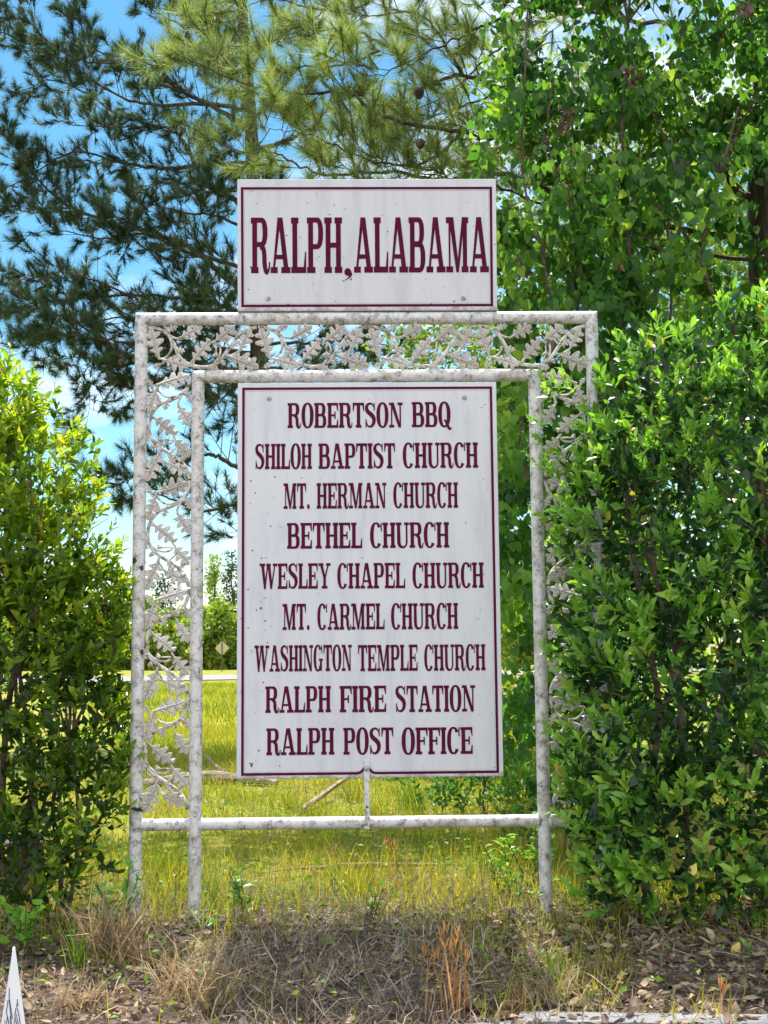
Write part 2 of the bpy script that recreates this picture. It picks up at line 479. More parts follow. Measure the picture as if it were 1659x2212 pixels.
# ------------------------------------------------------------------ ground and road
def ground_mat():
    m, n, l, b = new_mat('soil_and_grass')
    g = n.new('ShaderNodeNewGeometry')
    sx = n.new('ShaderNodeSeparateXYZ'); l.new(g.outputs['Position'], sx.inputs[0])
    a = n.new('ShaderNodeTexNoise'); a.inputs['Scale'].default_value = 28; a.inputs['Detail'].default_value = 10; a.inputs['Roughness'].default_value = .75
    l.new(g.outputs['Position'], a.inputs['Vector'])
    soil = ramp(n, [(.32, (.045, .034, .028)), (.5, (.12, .09, .072)), (.68, (.25, .19, .15))]); l.new(a.outputs[0], soil.inputs[0])
    c = n.new('ShaderNodeTexNoise'); c.inputs['Scale'].default_value = 3.5; c.inputs['Detail'].default_value = 10; c.inputs['Roughness'].default_value = .7
    l.new(g.outputs['Position'], c.inputs['Vector'])
    grass = ramp(n, [(.34, (.11, .14, .02)), (.5, (.24, .25, .035)), (.7, (.36, .30, .09))]); l.new(c.outputs[0], grass.inputs[0])
    mr = n.new('ShaderNodeMapRange'); mr.inputs[1].default_value = .1; mr.inputs[2].default_value = 3.0
    l.new(sx.outputs[1], mr.inputs[0])
    ad = n.new('ShaderNodeMath'); ad.operation = 'MULTIPLY_ADD'; ad.inputs[1].default_value = 1.2
    l.new(c.outputs[0], ad.inputs[0]); l.new(mr.outputs[0], ad.inputs[2])
    st = n.new('ShaderNodeMapRange'); st.inputs[1].default_value = .72; st.inputs[2].default_value = 1.15
    l.new(ad.outputs[0], st.inputs[0])
    mx = n.new('ShaderNodeMix'); mx.data_type = 'RGBA'
    l.new(st.outputs[0], mx.inputs[0]); l.new(soil.outputs[0], mx.inputs[6]); l.new(grass.outputs[0], mx.inputs[7])
    l.new(mx.outputs[2], b.inputs['Base Color']); b.inputs['Roughness'].default_value = .95
    b.inputs['Specular IOR Level'].default_value = .1
    bp = n.new('ShaderNodeBump'); bp.inputs['Strength'].default_value = .8; bp.inputs['Distance'].default_value = .02
    l.new(a.outputs[0], bp.inputs['Height']); l.new(bp.outputs[0], b.inputs['Normal'])
    return m


gx = np.concatenate([-np.geomspace(1400, 8, 26), np.linspace(-7.5, 7.5, 61), np.geomspace(8, 1400, 26)])
gy = np.concatenate([-np.geomspace(1400, 9, 14), np.linspace(-8, 12, 81), np.linspace(12.7, 130, 140), np.geomspace(135, 1400, 16)])
X, Y = np.meshgrid(gx, gy)
Z = gz(X, Y)
V = np.stack([X, Y, Z], -1).reshape(-1, 3)
nx, ny = len(gx), len(gy)
fs = [(j * nx + i, j * nx + i + 1, (j + 1) * nx + i + 1, (j + 1) * nx + i) for j in range(ny - 1) for i in range(nx - 1)]
me = bpy.data.meshes.new('ground'); me.from_pydata(V.tolist(), [], fs)
me.polygons.foreach_set('use_smooth', [True] * len(fs))
tag(link('ground', me, ground_mat()), kind='structure')

b = MB()
M_road = noise_mat('asphalt_pale', [(.35, (.20, .20, .20)), (.65, (.29, .285, .28))], scale=2.5, rough=.9)
xs = np.linspace(-68, 51, 90)
rows = [70.6, 71.6, 73, 74.2, 74.5, 76, 77.6]
vs = []
for x in xs:
    for r_ in rows:
        y = r_ + ROAD_K * (x + 8.7)
        vs.append((x, y, gz(x, y) + .05))
k = len(rows)
for i in range(len(xs) - 1):
    for j in range(k - 1):
        pass
b.add(vs, [(i * k + j, (i + 1) * k + j, (i + 1) * k + j + 1, i * k + j + 1) for i in range(len(xs) - 1) for j in range(k - 1)])
tag(b.build('road', M_road), kind='structure')
b = MB()
vs = []
for x in xs:
    for r_ in (74.25, 74.4):
        y = r_ + ROAD_K * (x + 8.7)
        vs.append((x, y, gz(x, y) + .056))
b.add(vs, [(i * 2, (i + 1) * 2, (i + 1) * 2 + 1, i * 2 + 1) for i in range(len(xs) - 1)])
tag(b.build('road_centre_line', plain('road_yellow', (.5, .36, .06), .8)), kind='structure')

# ------------------------------------------------------------------ lettering: a condensed slab serif drawn as outlines
S_, E_, T_ = .155, .042, .108


def rect(x0, y0, x1, y1): return [(x0, y0), (x1, y0), (x1, y1), (x0, y1)]


def stem(x, top=True, bot=True, w=S_, l=E_, r=E_):
    out = [rect(x, T_ if bot else 0, x + w, 1 - T_ if top else 1)]
    if top: out.append(rect(x - l, 1 - T_, x + w + r, 1))
    if bot: out.append(rect(x - l, 0, x + w + r, T_))
    return out


def arc(cx, cy, rx, ry, a0, a1, n=14, p=2.3):
    o = []
    for i in range(n + 1):
        a = R(a0 + (a1 - a0) * i / n)
        c, s = math.cos(a), math.sin(a)
        o.append((cx + rx * math.copysign(abs(c) ** (2 / p), c), cy + ry * math.copysign(abs(s) ** (2 / p), s)))
    return o


def bowl(x0, y0, y1, xr, sw=.155, t=.09):
    cx = xr - .19; cy = (y0 + y1) / 2; ry = (y1 - y0) / 2
    o = [(x0, y1)] + arc(cx, cy, .19, ry, 90, -90) + [(x0, y0)]
    cx2 = cx - .02
    i = [(x0, y0 + t)] + arc(cx2, cy, xr - sw - cx2, ry - t, -90, 90) + [(x0, y1 - t)]
    return [o + i]


def ring(cx, w, a0, a1, side=.165, t=.075, n=30, cy=.5, ry=.515):
    o = arc(cx, cy, w / 2, ry, a0, a1, n)
    i = arc(cx, cy, w / 2 - side, ry - t, a1, a0, n)
    return [o + i]


def ribbon(pts, ws, n=6):
    P = spline(pts, n); W = spline([(w, 0) for w in ws], n)
    L = []; Q = []
    for i, p in enumerate(P):
        d = P[min(i + 1, len(P) - 1)] - P[max(i - 1, 0)]
        d = d / (np.linalg.norm(d) + 1e-9); nn = np.array([-d[1], d[0]])
        L.append(tuple(p + nn * W[i][0] / 2)); Q.append(tuple(p - nn * W[i][0] / 2))
    return [L + Q[::-1]]


def glyph(c):
    s = E_
    if c == 'H': return .57, stem(s) + stem(.57 - s - S_) + [rect(s + S_, .455, .57 - s - S_, .545)]
    if c == 'I': return S_ + 2 * s, stem(s)
    if c == 'L': return .48, stem(s) [:2] + [rect(0, 0, .48, T_), [(.40, T_), (.48, T_), (.48, .38), (.445, .38)]]
    if c == 'E' or c == 'F':
        w = .50
        o = [rect(s, T_, s + S_, 1 - T_), rect(0, 1 - T_, w, 1), [(w, 1 - T_), (w - .085, 1 - T_), (w - .035, .68), (w, .68)],
             rect(s + S_, .46, w - .17, .54), rect(w - .17, .35, w - .115, .65)]
        o += [rect(0, 0, w, T_), [(w - .085, T_), (w, T_), (w, .34), (w - .035, .34)]] if c == 'E' else [rect(0, 0, s * 2 + S_ + .03, T_)]
        return (w + .01 if c == 'E' else w - .01), o
    if c == 'T':
        w = .52; x = (w - S_) / 2
        return w, [rect(x, T_, x + S_, 1 - T_), rect(0, 1 - T_, w, 1), rect(x - .055, 0, x + S_ + .055, T_),
                   [(0, 1 - T_), (0, .66), (.035, .66), (.085, 1 - T_)], [(w, 1 - T_), (w - .085, 1 - T_), (w - .035, .66), (w, .66)]]
    if c == 'P': return .53, stem(s, r=.07)[:1] + [rect(0, 1 - T_, s + S_, 1), rect(0, 0, s * 2 + S_ + .03, T_)] + bowl(s + S_, .43, 1, .52)
    if c == 'R':
        return .60, stem(s)[:1] + [rect(0, 1 - T_, s + S_, 1), rect(0, 0, s * 2 + S_, T_)] + bowl(s + S_, .47, 1, .53) + \
            ribbon([(.30, .49), (.39, .44), (.425, .33), (.435, .16), (.475, .04), (.54, .03), (.585, .11), (.59, .20)], [.10, .13, .135, .135, .12, .075, .045, .04])
    if c == 'B':
        return .56, stem(s)[:1] + [rect(0, 1 - T_, s + S_, 1), rect(0, 0, s + S_, T_)] + bowl(s + S_, .475, 1, .515) + bowl(s + S_, 0, .55, .55)
    if c == 'C':
        return .53, ring(.265, .53, 38, 322, .162) + [rect(.475, .66, .525, .99), ]
    if c == 'G':
        return .58, ring(.265, .53, 38, 325, .162) + [rect(.475, .68, .525, .99), rect(.39, .02, .515, .40), rect(.33, .40, .575, .48)]
    if c == 'O': return .55, ring(.275, .55, 90, 270) + ring(.275, .55, -90, 90)
    if c == 'Q': return .58, ring(.275, .55, 90, 270) + ring(.275, .55, -90, 90) + ribbon([(.26, .30), (.34, .22), (.42, .06), (.50, -.07), (.585, -.03)], [.04, .10, .12, .11, .05])
    if c == 'S':
        return .50, ribbon([(.425, .72), (.40, .86), (.31, .955), (.20, .955), (.10, .88), (.085, .75), (.15, .63), (.28, .53), (.39, .41), (.415, .25), (.35, .10), (.23, .04), (.12, .09), (.07, .26)],
                           [.03, .05, .075, .09, .13, .155, .175, .18, .175, .155, .12, .085, .06, .03]) + [rect(.41, .67, .455, .985), rect(.03, .01, .075, .34)]
    if c == 'U':
        w = .57
        o = [(s, 1 - T_), (s, .27)] + arc(.275, .27, .275 - s, .285, 180, 360, 18) + [(.505, 1 - T_), (.43, 1 - T_), (.43, .27)] + arc(.3125, .27, .1175, .20, 360, 180, 18) + [(.18, 1 - T_)]
        return w, [o, rect(0, 1 - T_, .197 + s, 1), rect(.43 - .07, 1 - T_, w, 1)]
    if c == 'A':
        return .63, [[(.075, T_), (.145, T_), (.30, .86), (.305, 1), (.225, 1)], [(.225, 1), (.385, 1), (.565, T_), (.415, T_), (.285, .78)],
                     rect(0, 0, .225, T_), rect(.34, 0, .63, T_), [(.115, .25), (.45, .25), (.43, .33), (.135, .33)]]
    if c == 'M':
        return .76, [rect(.085, T_, .145, 1 - T_), rect(0, 0, .23, T_), rect(.555, T_, .695, 1 - T_), rect(.51, 0, .74, T_),
                     rect(0, 1 - T_, .17, 1), rect(.59, 1 - T_, .745, 1),
                     [(.09, 1), (.245, 1), (.415, .12), (.40, 0), (.335, 0)], [(.535, 1), (.62, 1), (.42, 0), (.385, 0), (.37, .14)]]
    if c == 'N':
        return .62, [rect(.085, T_, .145, 1 - T_), rect(0, 0, .23, T_), rect(.475, 0, .54, 1 - T_), rect(.395, 1 - T_, .62, 1), rect(0, 1 - T_, .10, 1),
                     [(.05, 1), (.215, 1), (.54, 0), (.42, 0), (.09, .90)]]
    if c == 'W':
        return .90, [rect(0, 1 - T_, .27, 1), rect(.335, 1 - T_, .565, 1), rect(.67, 1 - T_, .90, 1),
                     [(.06, 1), (.205, 1), (.305, .25), (.32, 0), (.215, 0)], [(.445, 1), (.375, 1), (.235, 0), (.305, 0), (.315, .10)],
                     [(.385, 1), (.53, 1), (.635, .25), (.64, 0), (.545, 0)], [(.82, 1), (.755, 1), (.56, 0), (.635, 0), (.645, .10)]]
    if c == 'Y':
        return .63, [rect(0, 1 - T_, .26, 1), rect(.40, 1 - T_, .63, 1), rect(.25, T_, .385, .45), rect(.17, 0, .465, T_),
                     [(.055, 1), (.205, 1), (.355, .50), (.385, .43), (.25, .43)], [(.555, 1), (.485, 1), (.335, .52), (.385, .43)]]
    if c == '.': return .20, [arc(.10, .085, .075, .10, 0, 345, 14, 2)]
    if c == ',': return .26, [arc(.12, .60, .105, .30, 0, 345, 14, 2)] + ribbon([(.17, .62), (.205, .40), (.16, .18), (.03, -.05)], [.11, .10, .06, .02])
    return .3, []


def word(mb, txt, x0, x1, z0, z1, y, track=.028):
    gs = [glyph(c) for c in txt]
    tot = sum(g[0] for g in gs) + track * (len(gs) - 1)
    sx = (x1 - x0) / tot; sz = z1 - z0
    x = x0
    for gi, (w, polys) in enumerate(gs):
        for k_, p in enumerate(polys):
            yy = y - .0007 - .0001 * k_
            n = len(p)
            a = 0
            for i in range(n):
                a += p[i][0] * p[(i + 1) % n][1] - p[(i + 1) % n][0] * p[i][1]
            if a < 0: p = p[::-1]
            fr = [(x + q[0] * sx, yy, z0 + q[1] * sz) for q in p]
            bk = [(v[0], y, v[2]) for v in fr]
            mb.add(fr + bk, [tuple(range(n))] + [(i, n + i, n + (i + 1) % n, (i + 1) % n) for i in range(n)])
        x += (w + track) * sx


# ------------------------------------------------------------------ the town sign
PR = .030
XL, XR, ZT = -1.053, 1.147, 2.80
IL, IR, IT = -.784, .869, 2.521
ZB = .418
sign = empty('town_sign', (0, 0, 0), 'white pipe-framed town sign with maroon lettering on two boards and cast oak leaf scrolls', 'sign')


def pipe(axis, c, a0, a1, m0=0, m1=0, r=PR, n=28):
    """pipe along x or z through centre c, mitred ends: m = +1 / -1 slope of the end cut against the cross coordinate"""
    vs = []; fs = []
    for e, m_ in ((a0, m0), (a1, m1)):
        for j in range(n):
            t = 2 * math.pi * j / n
            q, w = r * math.cos(t), r * math.sin(t)
            al = e + m_ * q
            vs.append((al, w, c + q) if axis == 'x' else (c + q, w, al))
    fs = [(j, (j + 1) % n, n + (j + 1) % n, n + j) for j in range(n)]
    fs += [tuple(range(n - 1, -1, -1)), tuple(range(n, 2 * n))]
    m_ = MB(); m_.add(vs, fs)
    return m_


def rg(cxy):
    return float(gz(*cxy))


pl, pr = XL + PR, XR - PR
zt = ZT - PR
pipe('z', pl, -.25, zt, 0, -1).build('post', M_post_rust, sign, True)
pipe('z', pr, -.25, zt, 0, 1).build('post', M_pipe, sign, True)
pipe('x', zt, pl, pr, -1, 1).build('top_rail', M_pipe, sign, True)
il, ir, iz = IL + PR, IR - PR, IT - PR
pipe('z', il, -.25, iz, 0, -1).build('post', M_pipe, sign, True)
pipe('z', ir, -.25, iz, 0, 1).build('post', M_pipe, sign, True)
pipe('x', iz, il, ir, -1, 1).build('inner_rail', M_pipe, sign, True)
mb = MB()
for (a, c) in ((pl, il), (il, ir), (ir, pr)):
    sub = pipe('x', ZB, a + .012, c - .012, r=.0275); mb.add(sub.v, sub.f)
    for e, sg in ((a + PR - .002, 1), (c - PR + .002, -1)):       # weld beads
        ring_pts = [(e, .0285 * math.cos(t), ZB + .0285 * math.sin(t)) for t in np.linspace(0, 2 * math.pi, 20)]
        mb.tube(ring_pts, .0055, 6, False)
mb.build('bottom_rail', M_pipe, sign, True)


# boards
def board(name, w, h, loc, rot, label):
    e = bpy.data.objects.new(name, None)
    m_ = MB()
    t = .030
    m_.box((0, 0, 0), (w, t, h))
    e.empty_display_size = .1
    return m_


def chips(mb, pts, y):
    for (x, z, r_) in pts:
        n = 7
        vs = [(x + r_ * (.7 + .5 * random.random()) * math.cos(2 * math.pi * i / n), y - .0006, z + r_ * (.6 + .5 * random.random()) * math.sin(2 * math.pi * i / n)) for i in range(n)]
        mb.add(vs, [tuple(range(n))], 1)


def bolt(parent, x, z, y, head=M_zinc, r=.0115):
    m_ = MB()
    n = 20
    prof = [(r, 0), (r, -.0025), (r * .72, -.0035), (r * .45, -.003), (r * .42, -.007), (r * .2, -.0085)]
    vs = []; fs = []
    for (q, d) in prof:
        vs += [(x + q * math.cos(2 * math.pi * i / n), y + d, z + q * math.sin(2 * math.pi * i / n)) for i in range(n)]
    for k_ in range(len(prof) - 1):
        fs += [(k_ * n + i, k_ * n + (i + 1) % n, (k_ + 1) * n + (i + 1) % n, (k_ + 1) * n + i) for i in range(n)]
    fs.append(tuple((len(prof) - 1) * n + i for i in range(n)))
    m_.add(vs, fs)
    return m_.build('bolt', head, parent, True, world=False)


def stroke(mb, pts, w, y):
    """flat painted line along a polyline in the board plane, mitred"""
    P = [np.array(p, float) for p in pts]
    L = []; Q = []
    for i, p in enumerate(P):
        d1 = P[i] - P[i - 1] if i else P[1] - P[0]
        d2 = P[i + 1] - P[i] if i < len(P) - 1 else P[i] - P[i - 1]
        d1 /= np.linalg.norm(d1); d2 /= np.linalg.norm(d2)
        n1 = np.array([-d1[1], d1[0]]); n2 = np.array([-d2[1], d2[0]])
        m_ = n1 + n2; m_ /= np.linalg.norm(m_); m_ = m_ * (w / 2) / max(.3, m_ @ n1)
        L.append(p + m_); Q.append(p - m_)
    k_ = len(P)
    mb.add([(p[0], y, p[1]) for p in L] + [(p[0], y, p[1]) for p in Q],
           [(i, k_ + i, k_ + i + 1, i + 1) for i in range(k_ - 1)])


def make_board(x0, z0, w, h, y, tilt, label):
    o = MB(); t = .030
    o.box((0, 0, 0), (w, t, h))
    ob = MB()
    return o, t


# lower board (its own frame of reference is the lower left front corner)
def build_board(label, x0, z0, w, h, yf, tilt, lines, border, bump, bolts_, chip_pts, stains=()):
    me_b = MB(); me_b.box((0, 0, 0), (w, .030, h))
    chips(me_b, [(x - x0, z - z0, r_) for x, z, r_ in chip_pts], 0)
    ob = me_b.build('sign_board', [M_board, M_chip], sign, world=False)
    bv = ob.modifiers.new('bevel', 'BEVEL'); bv.width = .003; bv.segments = 2; bv.limit_method = 'ANGLE'
    ob['label'] = label
    ob.location = (x0, yf, z0); ob.rotation_euler = (tilt, 0, 0)
    for ln in lines:
        m_ = MB()
        for (txt, a, b_, c, d) in ln:
            word(m_, txt, a - x0, b_ - x0, c - z0, d - z0, -.0008)
        o = m_.build('lettering', M_maroon, ob, world=False)
        o['label'] = 'maroon lettering reading ' + ' '.join(t[0] for t in ln).replace(' ,', ',')
    bx0, bz0, bx1, bz1 = [q - (x0 if i % 2 == 0 else z0) for i, q in enumerate(border)]
    m_ = MB()
    bot = [(bx0, bz0), (bx1, bz0)]
    if bump:
        c = bump - x0
        bot = [(bx0, bz0)] + [(c + d, bz0 + .028 * math.exp(-(d / .020) ** 2)) for d in np.linspace(-.06, .06, 25)] + [(bx1, bz0)]
    stroke(m_, bot, .0118, -.0012)
    stroke(m_, [(bx0, bz0 - .0059), (bx0, bz1 + .0059)], .0118, -.00135)
    stroke(m_, [(bx1, bz0 - .0059), (bx1, bz1 + .0059)], .0118, -.00135)
    stroke(m_, [(bx0, bz1), (bx1, bz1)], .0118, -.0012)
    m_.build('border_line', M_maroon, ob, world=False)
    m_ = MB()
    g = .0105
    bot2 = [(p[0], p[1] + g) for p in bot]; bot2[0] = (bx0 + g, bz0 + g); bot2[-1] = (bx1 - g, bz0 + g)
    stroke(m_, bot2, .0022, -.0011)
    stroke(m_, [(bx0 + g, bz0 + g), (bx0 + g, bz1 - g)], .0022, -.0010)
    stroke(m_, [(bx1 - g, bz0 + g), (bx1 - g, bz1 - g)], .0022, -.0010)
    stroke(m_, [(bx0 + g, bz1 - g), (bx1 - g, bz1 - g)], .0022, -.0011)
    m_.build('pinstripe', M_pinstripe, ob, world=False)
    for (x, z) in bolts_: bolt(ob, x - x0, z - z0, -.0008)
    return ob


LOW = [[('ROBERTSON', -0.330, 0.210, 2.237, 2.356), ('BBQ', 0.253, 0.438, 2.238, 2.358)],
       [('SHILOH', -0.482, -0.217, 2.043, 2.163), ('BAPTIST', -0.186, 0.172, 2.043, 2.163), ('CHURCH', 0.208, 0.561, 2.044, 2.164)],
       [('MT.', -0.349, -0.226, 1.856, 1.976), ('HERMAN', -0.195, 0.130, 1.856, 1.976), ('CHURCH', 0.162, 0.464, 1.856, 1.976)],
       [('BETHEL', -0.333, 0.015, 1.670, 1.790), ('CHURCH', 0.052, 0.420, 1.670, 1.789)],
       [('WESLEY', -0.459, -0.132, 1.484, 1.602), ('CHAPEL', -0.101, 0.213, 1.483, 1.601), ('CHURCH', 0.247, 0.578, 1.482, 1.600)],
       [('MT.', -0.354, -0.228, 1.295, 1.415), ('CARMEL', -0.194, 0.116, 1.294, 1.414), ('CHURCH', 0.146, 0.456, 1.293, 1.413)],
       [('WASHINGTON', -0.483, -0.036, 1.105, 1.225), ('TEMPLE', -0.007, 0.267, 1.103, 1.223), ('CHURCH', 0.297, 0.579, 1.102, 1.222)],
       [('RALPH', -0.433, -0.133, 0.918, 1.038), ('FIRE', -0.093, 0.121, 0.917, 1.037), ('STATION', 0.162, 0.529, 0.915, 1.035)],
       [('RALPH', -0.428, -0.118, 0.727, 0.848), ('POST', -0.077, 0.151, 0.726, 0.847), ('OFFICE', 0.189, 0.515, 0.724, 0.845)]]


def zpt(zx, zy, y0):
    p = at((750 + zx * .5425) / 1.5069, (y0 + zy * .5425) / 1.5069, -.031)
    return p[0], p[2]


ch = [(*zpt(x, y, y0), r_) for x, y, y0, r_ in [(267, 577, 1240, .0045), (428, 582, 1240, .0035), (123, 600, 1240, .004), (150, 672, 1240, .0045), (82, 657, 1240, .004), (242, 872, 1240, .0042),
      (120, 736, 1240, .0025), (222, 798, 1240, .0025), (120, 826, 1240, .002), (145, 165, 1240, .002), (833, 112, 1240, .002), (1525, 142, 1240, .003), (1508, 160, 1240, .003), (1518, 588, 1240, .003), (1412, 853, 1240, .004),
      (132, 96, 1740, .005), (187, 142, 1740, .0042), (211, 141, 1740, .0032), (792, 139, 1740, .0035), (106, 329, 1740, .0042), (210, 380, 1740, .0035), (183, 403, 1740, .003), (156, 453, 1740, .0042), (184, 443, 1740, .007), (209, 518, 1740, .005),
      (243, 551, 1740, .003), (107, 560, 1740, .0042), (208, 575, 1740, .0028), (222, 648, 1740, .0035), (65, 505, 1740, .004), (1522, 238, 1740, .003), (1499, 41, 1740, .0022), (1527, 58, 1740, .0022),
      (198, 77, 2180, .0045), (148, 260, 2180, .0028), (170, 484, 2180, .005), (154, 545, 2180, .0028), (296, 578, 2180, .004), (1508, 188, 2180, .0025), (1568, 260, 2180, .003), (1583, 585, 2180, .003), (125, 575, 2180, .006), (120, 562, 2180, .005), (132, 565, 2180, .005), (128, 580, 2180, .004)]]
lower = build_board('lower white board listing a barbecue, churches, fire station and post office', -.5640, .621, 1.217, 1.832, -.0315, 0.0, LOW,
                    (-.537, .642, .627, 2.425), .028, [(-.416, 2.378), (.502, 2.378)], ch)
cu = [(*zpt(x, y, 560), r_) for x, y, r_ in [(462, 198, .0035), (623, 211, .004), (688, 233, .003), (163, 203, .003), (597, 267, .0035), (1413, 197, .0025), (1363, 237, .0025), (338, 388, .004), (943, 367, .0045), (422, 400, .003), (1457, 333, .003),
      (533, 512, .003), (681, 520, .003), (676, 655, .004), (724, 645, .0055), (498, 670, .003), (110, 706, .004), (631, 776, .003), (345, 791, .005), (1343, 775, .005), (1172, 643, .003), (1285, 689, .003), (1205, 788, .004), (913, 270, .003), (1585, 440, .004), (300, 318, .009), (126, 575, .006)]]
upper = build_board('upper white board with the place name in tall maroon letters', -.5660, 2.7990, 1.231, .631, -.026, R(4.5),
                    [[('RALPH', -.502, -.070, 2.981, 3.246), (',', -.0625, -.022, 2.948, 3.010), ('ALABAMA', -.014, .627, 2.982, 3.246)]],
                    (-.543, 2.825, .640, 3.386), 0, [(-.422, 2.859), (.505, 2.858)], cu)

# strap that ties the lower board to the bottom rail
mb = MB()
zz = [.699, .67, .62, .55, .48, .44, .418, .392]
yy = [-.0375, -.0375, -.0375, -.0365, -.034, -.032, -.031, -.0305]
vs = []
for z, y in zip(zz, yy):
    vs += [(.0165, y, z), (.0415, y, z), (.0415, y + .003, z), (.0165, y + .003, z)]
fs = [(0, 1, 2, 3), tuple((len(zz) - 1) * 4 + i for i in (3, 2, 1, 0))]
for i in range(len(zz) - 1):
    for j in range(4):
        fs.append((i * 4 + j, (i + 1) * 4 + j, (i + 1) * 4 + (j + 1) % 4, i * 4 + (j + 1) % 4))
mb.add(vs, fs)
strap = mb.build('support_strap', M_pipe, sign, bevel=.0008)
bolt(strap, .029, .664, -.0375, M_zinc, .0135)
bolt(strap, .029, .491, -.0345, M_rustscrew, .0055)

# cast scroll panels ------------------------------------------------
ZS = 2566.0


def uv(p): return ((p[1] - 115) / ZS, (p[0] - 340) / ZS)


MAIN = [(592, 120), (582, 220), (520, 340), (380, 430), (230, 490), (140, 590), (102, 720), (108, 860), (190, 980), (350, 1090), (480, 1180), (562, 1290), (590, 1400)]
CURLS = [([(520, 345), (420, 395), (300, 395), (215, 330), (205, 265), (260, 215), (400, 185), (560, 150)], .0055),
         ([(120, 880), (220, 960), (330, 975), (400, 935), (330, 925), (250, 930)], .005),
         ([(500, 365), (455, 450), (450, 540)], .0055), ([(110, 640), (150, 660), (190, 670)], .005),
         ([(200, 330), (150, 310), (130, 280)], .005), ([(230, 1000), (235, 1080), (235, 1140)], .005), ([(235, 1100), (290, 1190), (320, 1230)], .005),
         ([(380, 840), (410, 890), (430, 940)], .005), ([(520, 350), (560, 385)], .005), ([(560, 1290), (500, 1255)], .005), ([(350, 1085), (440, 1010), (450, 960)], .004)]
LEAVES = [((215, 255), (575, 150), 1.0), ((452, 500), (595, 760), 1.0), ((160, 640), (410, 850), 1.0), ((190, 300), (95, 600), .85), ((235, 1070), (85, 1430), 1.0), ((290, 1200), (565, 1340), 1.0), ((410, 900), (595, 1140), .9), ((150, 290), (85, 190), .7), ((330, 425), (285, 560), .7), ((105, 800), (60, 960), .6), ((560, 330), (600, 470), .6), ((330, 1100), (420, 1210), .7), ((470, 1180), (560, 1120), .6), ((250, 480), (190, 400), .6)]
ACORNS = [((525, 350), (575, 395)), ((400, 850), (450, 815)), ((250, 945), (235, 890)), ((170, 990), (110, 1040)), ((545, 1270), (495, 1240))]
PU = 1300 / ZS

# one oak leaf: lobed outline, raised midrib and side veins, 5 mm thick
half = [(0, .012), (.08, .02), (.15, .05), (.20, .11), (.245, .17), (.285, .19), (.318, .165), (.322, .10), (.318, .06), (.36, .065), (.41, .15), (.47, .24), (.535, .29), (.588, .275), (.604, .20), (.594, .11), (.604, .07), (.65, .08), (.69, .15), (.74, .22), (.80, .24), (.842, .20), (.848, .12), (.853, .085), (.89, .09), (.94, .075), (.985, .035), (1.0, 0)]


def oak_leaf_mesh():
    m_ = MB()
    nn = len(half)
    def dome(x, w): return .035 - .22 * w * w + .025 * math.sin(3 * x)
    C_ = [(x, -dome(x, 0), 0) for x, w in half]
    Up = [(x, -dome(x, w), w) for x, w in half]
    Dn = [(x, -dome(x, w), -w) for x, w in half]
    Um = [(x, -dome(x, w * .5) - .012, w * .5) for x, w in half]
    Dm = [(x, -dome(x, w * .5) - .012, -w * .5) for x, w in half]
    th = .05
    Ub = [(x, y + th, z) for x, y, z in Up]; Db = [(x, y + th, z) for x, y, z in Dn]
    vs = C_ + Um + Up + Dm + Dn + Ub + Db
    fs = []
    for i in range(nn - 1):
        a = lambda k_, j: k_ * nn + j
        fs += [(a(0, i), a(1, i), a(1, i + 1), a(0, i + 1)), (a(1, i), a(2, i), a(2, i + 1), a(1, i + 1)),
               (a(0, i), a(0, i + 1), a(3, i + 1), a(3, i)), (a(3, i), a(3, i + 1), a(4, i + 1), a(4, i)),
               (a(2, i), a(5, i), a(5, i + 1), a(2, i + 1)), (a(4, i), a(4, i + 1), a(6, i + 1), a(6, i)), (a(5, i), a(6, i), a(6, i + 1), a(5, i + 1))]
    m_.add(vs, fs)
    m_.tube([(x, -dome(x, 0) - .018, 0) for x in (-.08, .2, .5, .8, .97)], [.035, .026, .022, .016, .006], 6)
    for x, w in ((.18, .17), (.42, .26), (.70, .19)):
        for sgn in (1, -1):
            m_.tube([(x - .05, -dome(x, 0) - .012, 0), (x + .06, -dome(x, w * .8) - .016, sgn * w * .8)], [.016, .007], 5)
    me = bpy.data.meshes.new('oak_leaf'); me.from_pydata(m_.v, [], m_.f); me.materials.append(M_cast)
    return me


def acorn_mesh():
    prof = [(-.1, .04), (0, .06), (.06, .30), (.2, .44), (.42, .46), (.44, .36), (.6, .35), (.85, .24), (.97, .08), (1.08, .02)]
    n = 12; vs = []; fs = []
    for x, r_ in prof: vs += [(x, r_ * math.cos(2 * math.pi * i / n), r_ * math.sin(2 * math.pi * i / n)) for i in range(n)]
    for k_ in range(len(prof) - 1): fs += [(k_ * n + i, k_ * n + (i + 1) % n, (k_ + 1) * n + (i + 1) % n, (k_ + 1) * n + i) for i in range(n)]
    me = bpy.data.meshes.new('acorn'); me.from_pydata(vs, [], fs); me.polygons.foreach_set('use_smooth', [True] * len(fs)); me.materials.append(M_cast)
    return me


ME_leaf, ME_acorn = oak_leaf_mesh(), acorn_mesh()


